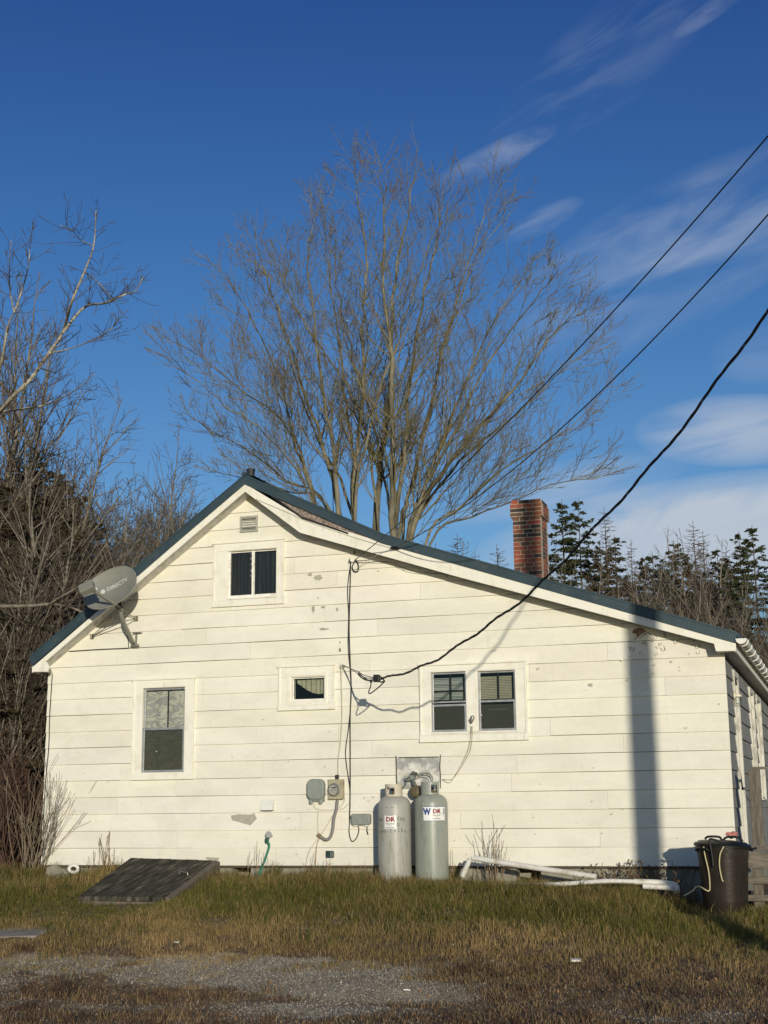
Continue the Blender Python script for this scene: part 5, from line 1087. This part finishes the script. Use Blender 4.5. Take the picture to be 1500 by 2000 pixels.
for si,s in enumerate(stems):
    dyo=rn.uniform(-1,1); yend=TB_Y+dyo*2.8; n_=len(s); pts=[]
    for i,(a_,b_) in enumerate(s): pts.append(W(a_,b_,TB_Y+(yend-TB_Y)*((i+1)/n_)))
    b0=Vector((base.x+rn.uniform(-.18,.18)+(s[0][0]-735)*.0025,TB_Y+rn.uniform(-.2,.2),-.1)); mid=b0.lerp(pts[0],.45)
    pts=bez([b0,mid]+pts,5); m=len(pts); main=si<16
    r0=(.074 if main else .048)*rn.uniform(.8,1.1)
    if si in (7,6): r0=.105
    if si in (12,13,14,15,0,1,23): r0*=.62
    if si==13: r0*=.7
    pts=[p+Vector((rn.gauss(0,.02),rn.gauss(0,.02),0)) for p in pts]
    rad=[max(.006,r0*(1-i/m)**1.1+.004) for i in range(m)]
    mb.tube(pts,rad,8,0)
    tl=sum((q-p).length for p,q in zip(pts,pts[1:]))
    z_s=pts[8].z
    for k in range(30 if main else 22):
        t=rn.uniform(.22,.995)**.75; i=min(m-2,int(t*m)); dd=(pts[i+1]-pts[i]).normalized(); an=R(rn.uniform(20,50)); cd_=dd*math.cos(an)+perp(dd,rn)*math.sin(an)
        if cd_.z<.1: cd_.z=abs(cd_.z)*.5+.1
        L2=(1-t)**.6*2.7*rn.uniform(.45,1.15)+.55
        grow(mb2,pts[i],cd_.normalized(),L2,min(.026,max(.006,rad[i]*.36)),2,rn,dict(prm,lev=4,nch=(0,0,3.6,3.6)))
mb.build('trunk',BARK,tr,smooth=2); mb2.build('crown',[BARK,BTW],tr,smooth=2)
print('main tree',len(mb2.f))
# generic bare trees
def bare_tree(name,H,r,seed,prm_,m1,m2,lean=(0,0),label='',group=None,stemsn=1,loc=(0,0,0)):
    rn=random.Random(seed); t=thing(name,label,'tree',(0,0,0),group); a=MB(); b_=MB()
    for s_ in range(stemsn):
        d=Vector((lean[0]+rn.gauss(0,.05+.08*(stemsn>1)),lean[1]+rn.gauss(0,.05+.08*(stemsn>1)),1)).normalized(); p=Vector((rn.gauss(0,.12)*(stemsn>1),rn.gauss(0,.12)*(stemsn>1),-.1)); n_=16; pts=[p.copy()]; rad=[r]; h=H*(1 if s_==0 else rn.uniform(.6,.95))
        for i in range(n_): d=(d+Vector((rn.gauss(0,.05),rn.gauss(0,.05),.04))).normalized(); p=p+d*h/n_; pts.append(p.copy()); rad.append(max(.008,r*(1-(i+1)/n_)**.8))
        a.tube(pts,rad,7,0); nb=int(prm_['main']*h)
        for k in range(nb):
            tt=rn.uniform(prm_['from'],.99); i=min(n_-1,int(tt*n_)); dd=(pts[i+1]-pts[i]).normalized(); an=R(rn.uniform(*prm_['ang'])); c_=dd*math.cos(an)+perp(dd,rn)*math.sin(an)
            grow(b_,pts[i].lerp(pts[i+1],rn.random()),c_.normalized(),(1-tt)**.8*h*prm_['blen']*rn.uniform(.6,1.1)+.35,max(.008,rad[i]*.45),1,rn,prm_)
    a.build('trunk',m1,t,smooth=2); b_.build('crown',[m1,m2],t,smooth=2); return t
PB=dict(lev=4,seg=(.5,.35,.25,.2),wander=.10,up=.07,rmin=.0042,nch=(0,3.4,3.4,2.6),t0=(0,.15,.15,.2),ang=(28,60),lr=(.3,.6),minch=2,minz=-.05,main=5.0,blen=.42,msplit=2)
PB['from']=.2
PALE=mat('pale grey bark',(0.24,0.21,0.165),.85,(0.12,0.10,0.075),8,8,.4,.65); PTW=mat('grey brown twigs',(0.125,0.10,0.072),.85,(0.065,0.05,0.036),3)
def putz(px,Y): 
    w=W(px,1600,Y); return Vector((w.x,Y,g(w.x,Y)-.05))
def hfor(px,py,Y): return W(px,py,Y).z
protoA=bare_tree('bare_tree',9.0,.11,5,PB,PALE,PTW,label='x',group='bare trees left of the house'); protoB=bare_tree('bare_tree',9.0,.09,15,dict(PB,main=6.0),PALE,PTW,stemsn=2,label='x',group='bare trees left of the house'); protoC=bare_tree('bare_tree',9.0,.08,25,dict(PB,ang=(20,45),blen=.34),PALE,PTW,label='x',group='bare trees left of the house')
def scatter(lst,protos,group,lab):
    for i,(px,py,Y) in enumerate(lst):
        pr=protos[i%len(protos)]; H=hfor(px,py,Y)/9.0; d=dup(pr,putz(px,Y),rn.uniform(0,6.28),H,lab,sq=1.0 if H<1 else .85); d['group']=group
scatter([(-40,620,9),(20,700,8),(70,800,11),(140,860,9),(190,900,12),(-80,480,8),(85,830,5.5),(210,840,16),(5,560,12),(150,960,7),(225,900,13),(165,960,17),(200,940,19),(-30,1000,3.5),(20,1040,3.2),(60,1080,4),(100,1060,5),(140,1040,6),(40,960,4.5),(-10,940,4)],[protoA,protoB,protoC],'bare trees left of the house','bare grey tree in the tangled woods left of the house')
scatter([(240,930,18),(265,955,20),(325,900,19),(350,940,22),(390,920,24),(430,940,21),(300,940,26),(225,960,15),(285,930,17),(365,925,19),(410,930,27),(455,950,24)],[protoC,protoA,protoB],'small bare trees showing above the left roof slope','thin bare tree showing just above the left roof slope')
# the leaning pale tree at upper left, traced stems
lt=thing('leaning_birch','tall pale-barked bare tree leaning in from the left edge','tree',putz(-120,6))
mb=MB(); mb2=MB(); Y0=6.0
LS=[([(-150,1250),(-90,950),(0,805),(60,740),(95,690),(122,650),(140,590),(165,530),(183,480),(188,410)],.055),([(122,650),(165,600),(205,592),(245,575),(265,568),(280,540)],.03),([(95,690),(140,680),(190,660),(220,640),(232,620)],.016),
([(-120,1000),(-30,800),(0,720),(15,640),(28,610),(45,560),(55,520),(60,465)],.035),([(28,610),(20,570),(18,520),(22,470)],.02),([(183,480),(160,470),(140,450),(118,440)],.012),([(165,530),(200,560),(225,590)],.012),([(0,805),(90,790),(150,760),(185,730)],.025)]
for s,r0 in LS:
    pts=bez([W(a_,b_,Y0+.6*math.sin(i*1.7)) for i,(a_,b_) in enumerate(s)],5); m=len(pts); rad=[max(.007,r0*(1-.85*i/m)) for i in range(m)]; mb.tube(pts,rad,8)
    for k in range(int(m*.9)):
        i=rn.randrange(int(m*.2),m-1); dd=(pts[i+1]-pts[i]).normalized(); an=R(rn.uniform(25,60)); cd_=dd*math.cos(an)+perp(dd,rn)*math.sin(an); grow(mb2,pts[i],cd_.normalized(),rn.uniform(.3,.95)*(1.1-.5*i/m),max(.006,rad[i]*.4),2,rn,dict(PB,lev=4,nch=(0,0,2.6,2.4,0),up=.12,seg=(.5,.35,.2,.15)))
mb.build('trunk',mat('birch bark',(0.44,0.40,0.31),.8,(0.20,0.17,0.12),9,8,.42,.6),lt,smooth=2); mb2.build('crown',[PALE,PTW],lt,smooth=2)
# low horizontal limb crossing behind the dish
mb=MB(); pts=bez([W(-150,1180,2.6),W(-40,1184,2.5),W(60,1183,2.4),W(95,1180,2.4),W(130,1183,2.5),W(160,1195,2.6)],6); mb.tube(pts,[.035-.0006*i for i in range(len(pts))],7)
p2_=bez([W(95,1181,2.4),W(120,1165,2.3),W(150,1148,2.3),W(200,1115,2.2)],5); mb.tube(p2_,[.022-.0011*i for i in range(len(p2_))],6)
tq=thing('fallen_branch','long bare limb reaching in from the left behind the dish','branch',W(-150,1180,2.6)); mb.build('limb',PALE,tq,smooth=2); mb2=MB()
for k in range(26):
    i=rn.randrange(4,len(pts)-1); grow(mb2,pts[i],Vector((rn.uniform(-.3,1),rn.uniform(-.4,.4),rn.uniform(-.6,1))).normalized(),rn.uniform(.3,.8),.008,2,rn,dict(PB,lev=3,nch=(0,0,3,0),minz=-1))
mb2.build('twigs',[PALE,PTW],tq,smooth=2); mb2=MB()
for k in range(14):
    i=rn.randrange(2,len(p2_)-1); grow(mb2,p2_[i],Vector((rn.uniform(0,1),rn.uniform(-.4,.4),rn.uniform(-.2,1))).normalized(),rn.uniform(.3,.7),.007,2,rn,dict(PB,lev=3,nch=(0,0,3,0),minz=-1))
mb2.build('twigs',[PALE,PTW],tq,smooth=2)
# ------------------------------------------------------------------ conifers
def needle_mat(nm,c1,c2): return mat(nm,c1,.75,c2,1.3,4,.35,.65,spec=.2)
SPR=needle_mat('spruce needles',(0.030,0.043,0.017),(0.062,0.070,0.030)); SPD=needle_mat('brown green needles',(0.040,0.038,0.018),(0.085,0.062,0.035))
def spruce(name,H,rad,seed,m,label,group,dens=1.0,gap=.0,low=.08,droop=.25,tuft=.17):
    rn=random.Random(seed); t=thing(name,label,'tree',(0,0,0),group); a=MB(); b_=MB(); a.tube([(0,0,-.1),(0,0,H*.5),(0,0,H)],[H*.014,H*.006,.006],8)
    z=H*low
    while z<H*.985:
        u=(z/H); Rr=rad*(1-u)**.8*rn.uniform(.75,1.15)+.08; nb=rn.randint(4,6) if u<.85 else 4
        for k in range(nb):
            if rn.random()<gap: continue
            az=rn.uniform(0,6.28); L_=Rr*rn.uniform(.5,1.2); z0_=z; z=z+rn.uniform(-.12,.12); dz=.25*(u-.35)+(.5 if u>.88 else 0); pts=[]
            for i in range(6):
                s_=i/5; pts.append(Vector((math.cos(az)*L_*s_,math.sin(az)*L_*s_,z+L_*(dz*s_-droop*s_*s_+.16*s_**3))))
            z=z0_
            a.tube(pts,[max(.005,.014*(1-u)*(1-i/6)+.004) for i in range(6)],4,cap=False)
            ns=max(3,int(L_*9*dens)); dirv=Vector((math.cos(az),math.sin(az),0)); sd=Vector((-math.sin(az),math.cos(az),0))
            for j in range(ns):
                s_=rn.uniform(.18,1.0); i=min(4,int(s_*5)); p=pts[i].lerp(pts[i+1],s_*5-i); w_=L_*.34*(1.1-s_)+.07
                for sg_ in (-1,1):
                    tip=p+(dirv*rn.uniform(.3,.9)+sd*sg_*rn.uniform(.4,1.1))*w_+Vector((0,0,-w_*rn.uniform(.0,.45)))
                    for q in range(4):
                        c_=p.lerp(tip,(q+rn.random()*.8)/4); e1=Vector((rn.gauss(0,1),rn.gauss(0,1),rn.gauss(0,.6))).normalized()*tuft*rn.uniform(.45,1); e2=Vector((rn.gauss(0,1),rn.gauss(0,1),rn.gauss(0,1))).normalized()*tuft*.28
                        b_.add([c_-e1*.5,c_+e2*.6,c_+e1*.5,c_-e2*.6],[(0,1,2,3)])
        z+=max(.10,.26*(1-u*.6))*rn.uniform(.8,1.2)
    a.build('trunk',mat('conifer bark',(0.08,0.065,0.045),.9,(0.14,0.11,0.08),8),t); b_.build('crown',m,t); print(name,len(b_.f)); return t
def larch(name,H,rad,seed,label,group):
    rn=random.Random(seed); t=thing(name,label,'tree',(0,0,0),group); a=MB(); b_=MB(); a.tube([(0,0,-.1),(0.05,0,H*.5),(0,0,H)],[H*.009,H*.005,.006],7); z=H*.12
    while z<H*.99:
        u=z/H; Rr=rad*(1-u)**.75+.12
        for k in range(rn.randint(4,6)):
            az=rn.uniform(0,6.28); L_=Rr*rn.uniform(.5,1.1); d=Vector((math.cos(az),math.sin(az),rn.uniform(-.1,.35))).normalized(); grow(b_,Vector((0,0,z)),d,L_,.012*(1-u)+.006,1,rn,dict(lev=2,seg=(.3,.2,.14),wander=.10,up=.03,rmin=.0065,nch=(0,11,0),t0=(0,.05,.1),ang=(35,85),lr=(.2,.5),minch=3,minz=-1,msplit=0))
        z+=.11*rn.uniform(.7,1.3)
    a.build('trunk',mat('conifer bark',(0,0,0)),t); b_.build('crown',[mat('larch twigs',(0.15,0.105,0.075),.9,(0.10,0.075,0.055),3)]*2,t,smooth=2); print(name,len(b_.f)); return t
Gs='spruces and larches behind the right roof slope'
sp1=spruce('spruce_tree',9.0,2.2,3,SPR,'tall dark spruce just right of the chimney',None,1.7,.22,.1,.3); 
def place(o,px,py,Y,sq=1,rz=0,lab=None,first=False):
    H=hfor(px,py,Y)/9.0; 
    if first: o.location=putz(px,Y); o.scale=(H*sq,H*sq,H); o.rotation_euler=(0,0,rz); 
    else: o=dup(o,putz(px,Y),rz,H,lab,sq)
    if lab: o['label']=lab
    return o
sp2=dup(sp1,putz(1154,26),2.1,hfor(1152,967,26)/9,'tall dark spruce standing second right of the chimney',.85)
sp3=spruce('spruce_tree',9.0,2.3,9,SPD,'brown green spruce',None,1.5,.12,.05,.3)
lr1=larch('larch_tree',9.0,1.35,6,'x',None)
place(sp3,1195,1060,25,.8,1.0,'squat brown green spruce in front of the first larch'); place(sp3,1280,1085,27,.75,2.2,'low brown green spruce between the two larches'); place(sp3,1360,1075,26,.95,4.2,'low dark spruce left of the tall bushy larch'); place(sp3,1428,1130,25,.8,5.2,'lowest dark spruce near the right roof corner')
place(sp1,1478,1025,22,.85,.5,'dark spruce cut by the right edge of the photo at roof level'); place(sp1,1506,1010,24,1.0,2.5,'dark spruce mostly beyond the right edge')
place(lr1,1206,985,28,1.0,.3,'slender leafless larch right of the twin spruces'); place(lr1,1386,1010,30,1.1,1.3,'tallest bushy brown larch near the right'); place(lr1,1258,1048,30,.9,2.3,'short brown larch left of centre gap'); place(lr1,1405,1030,33,1.1,3.3,'brown larch just behind the tallest one')
place(lr1,905,1040,34,1.3,4.0,'hazy brown larch left of the chimney, larger'); place(lr1,985,1060,36,1.2,5.0,'hazy brown larch right beside the chimney'); place(lr1,860,1060,38,1.2,.9,'hazy brown larch behind the big tree trunks'); place(lr1,1450,1060,31,1.0,2.9,'brown larch near the right edge')
place(sp1,1120,970,26,1.0,0,None,True); place(sp3,1180,1090,29,1.2,.4,'wide brown green spruce behind the twin spruces',True)
place(sp3,1320,1110,30,1.3,.1,'wide low spruce behind the gap between the larches'); place(sp1,1300,1075,28,1.2,1.7,'dark spruce behind the gap between the two larches'); place(sp1,1345,1050,33,1.1,4.7,'dark spruce tip left of the tallest larch'); place(sp1,1432,1060,27,1.1,.9,'dark spruce between the tallest larch and the right edge'); place(sp1,1225,1040,32,1.1,3.6,'dark spruce behind the slender leafless larch'); place(sp3,1240,1120,31,1.4,3.0,'wide low spruce behind the short larch'); place(sp3,1455,1085,29,1.3,1.9,'wide spruce behind the saplings near the right edge'); place(sp3,1395,1105,28,1.3,5.9,'wide low spruce under the tallest larch')
lr1.location=putz(940,35); lr1.scale=(1.15*hfor(940,1075,35)/9,)*2+(hfor(940,1075,35)/9,); lr1['label']='hazy brown larch midway between big tree and chimney'
scatter([(1240,1030,24),(1268,1065,23),(1300,1085,22),(1335,1070,24),(1405,1040,23),(1440,1060,21),(1460,1110,20),(1490,1090,21),(1320,1110,28),(1380,1120,20),(1420,1000,27),(1225,1110,21),(1275,1040,26),(1290,1110,19),(1350,1100,19),(1375,1060,25),(1425,1110,18),(1475,1040,23),(1495,1120,17),(1310,1050,29),(1210,1090,24),(1340,1120,21),(1195,1130,20),(1255,1120,19),(875,1050,30),(910,1035,32),(950,1050,31),(985,1065,33),(930,1075,29)],[protoB,protoC,protoA],'bare bushes and trees behind the right roof slope','bare brown sapling among the conifers beyond the right roof slope')
# dark conifers at left, behind the bare trees
dk=spruce('dark_spruce',9.0,3.0,12,SPD,'x','dark conifers in the woods left of the house',1.6,.05,.02,.3,.2)
dlab='dark brown green conifer deep in the woods left of the house'
for (px,py,Y,sq,rz) in ((-60,900,12,1.1,.3),(25,930,13,1.0,1.4),(85,915,14,.9,2.4),(130,985,14,.95,3.2),(-20,1080,8,1.2,4.1),(60,1090,9,1.2,5.0),(180,1060,17,1.0,.9),(20,1000,7,1.5,2.0),(75,960,8,1.3,2.7),(115,1010,7.5,1.2,3.9),(-30,940,8,1.4,.7),(145,1090,9,1.3,5.7),(40,1080,4.8,1.7,1.1),(-15,1120,4.2,1.8,3.4),(-60,1180,6,1.3,2.8),(85,1240,9.5,1.3,.2),(230,1130,20,1.0,1.0),(40,1010,16,1.3,1.9),(-120,860,16,1.3,1.2),(110,1150,16,1.4,.7),(0,960,15,1.2,.5),(55,960,17,1.2,2.2),(105,1000,18,1.2,3.3),(150,1080,19,1.3,4.4),(35,900,10,1.1,5.2),(100,940,11,1.1,.1),(165,1010,13,1.2,2.9),(-40,1100,10,1.6,5.5),(15,1150,8,1.8,.6),(60,1200,7.5,1.8,1.6),(-10,1260,5.5,2.2,2.6),(45,1290,5,2.2,3.6),(90,1160,11,1.5,4.6),(70,1330,6,2.4,5.6),(130,1120,13,1.4,.8),(190,1110,18,1.3,1.8)):
    H=hfor(px,py,Y)/9; d=dup(dk,putz(px,Y),rz,H,dlab,sq)
dk.location=putz(-150,15); dk['label']=dlab; dk.scale=(.9,.9,.9)
protoA.location=putz(-130,12); protoB.location=putz(-110,7); protoC.location=putz(55,15)
for p_ in (protoA,protoB,protoC): p_['label']='bare grey tree in the tangled woods left of the house'; p_.scale=(.7,.7,.7)
# shrubs: red-brown thicket and the fan of bare stems in front of the corner
def shrub(name,base,stems_,hgt,spread,seed,m,label,cat='shrub',bias=(0,0),nch=3.2,rm=.0035,group=None):
    rn=random.Random(seed); mb=MB()
    for k in range(stems_):
        az=rn.uniform(0,6.28); s_=rn.uniform(.1,1)*spread; d=Vector((math.cos(az)*s_+bias[0],math.sin(az)*s_*.6+bias[1],1)).normalized()
        grow(mb,Vector(base)+Vector((rn.gauss(0,.1),rn.gauss(0,.08),-.05)),d,hgt*rn.uniform(.5,1.1),rm*2.2,1,rn,dict(lev=2,seg=(.3,.14,.12),wander=.07,up=.06,rmin=rm,nch=(0,nch,0),t0=(0,.25,.2),ang=(15,38),lr=(.25,.5),minch=1,minz=-.2,msplit=0))
    o=mb.build(name,[m,m],None,smooth=2); return tag(o,label,cat,group)
q=onground(72,1706); shrub('bare_shrub',(q.x+.0,q.y-.1,q.z),44,1.45,.75,31,mat('pale twig',(0.30,0.245,0.17),.85,(0.2,0.15,0.10),9),'fan of thin bare stems in front of the left house corner',bias=(.36,-.05),nch=2.3,rm=.0024)
for i,(px,Y,h_) in enumerate(((-30,1.0,1.6),(5,1.6,1.5),(35,.9,1.3),(55,1.8,1.5),(15,.3,1.1),(-20,2.6,1.9),(50,2.8,1.7),(-60,1.8,1.8))):
    w=W(px,1600,Y); shrub('red_twig_thicket',(w.x,Y,g(w.x,Y)),30,h_,.55,50+i,REDT,'reddish brown twig thicket below the woods at left','shrub',nch=3.6,rm=.005,group='red brown thickets at the left edge')
STK=mat('dry stalk',(0.25,0.18,0.11),.85)
for i,(px,py,n_,h_,lb_) in enumerate(((215,1700,14,.6,'dry grass stalks behind the cellar hatch, left part'),(180,1706,9,.45,'dry weed clump next to the white pipe ring'),(428,1700,12,.62,'dry stalks standing right of the cellar hatch'),(512,1712,6,.55,'tall dry stalks left of the green hose'),(612,1712,7,.4,'dry stalks under the rusty conduit'),(920,1700,12,.75,'upright dry stalks beside the short downspout piece'),(975,1712,16,.72,'branching dry weed behind the leaning pipe'),(895,1712,4,.42,'thin stalks just right of the greener tank'))):
    p=onground(px,py+14); p.y=max(p.y,-.45) if px!=975 else -.35; shrub('dry_stalks',(p.x,p.y,g(p.x,p.y)),n_,h_,.28,70+i,STK,lb_,'weeds',nch=2.2,rm=.0028)
DW=mat('dead leaf weed',(0.09,0.055,0.035),.9,(0.16,0.11,0.05),10)
for i,(px,py,h_,lb_) in enumerate(((1205,1722,.24,'olive brown weed clump at the wall base left of pole shadow'),(1250,1722,.26,'dark weed clump at the wall base inside the pole shadow'),(1290,1716,.34,'reddish weed with curled leaves right of the pole shadow'),(1325,1726,.28,'reddish curled weed beside the elbow pipe'))):
    w=W(px,py,-.28); h_*=1.35; o=MB(); rq=random.Random(i); zb_=g(w.x,-.28)
    for k in range(16):
        d=Vector((rq.gauss(0,.4),rq.gauss(0,.3),1)).normalized(); L_=h_*rq.uniform(.5,1.2); pts=[Vector((w.x+rq.gauss(0,.09),-.28+rq.gauss(0,.05),zb_-.03))]
        for s_ in range(4): d=(d+Vector((rq.gauss(0,.2),rq.gauss(0,.2),0))).normalized(); pts.append(pts[-1]+d*L_/4)
        o.tube(pts,.004,4)
        for s_ in range(6):
            c_=pts[rq.randint(1,4)]+Vector((rq.gauss(0,.02),rq.gauss(0,.02),rq.gauss(0,.02))); e1=Vector((rq.gauss(0,1),rq.gauss(0,1),rq.gauss(0,1))).normalized()*.022; e2=e1.orthogonal().normalized()*.012; o.add([c_-e1,c_+e2,c_+e1,c_-e2],[(0,1,2,3)])
    tag(o.build('dead_weed',DW,None),lb_,'weeds')
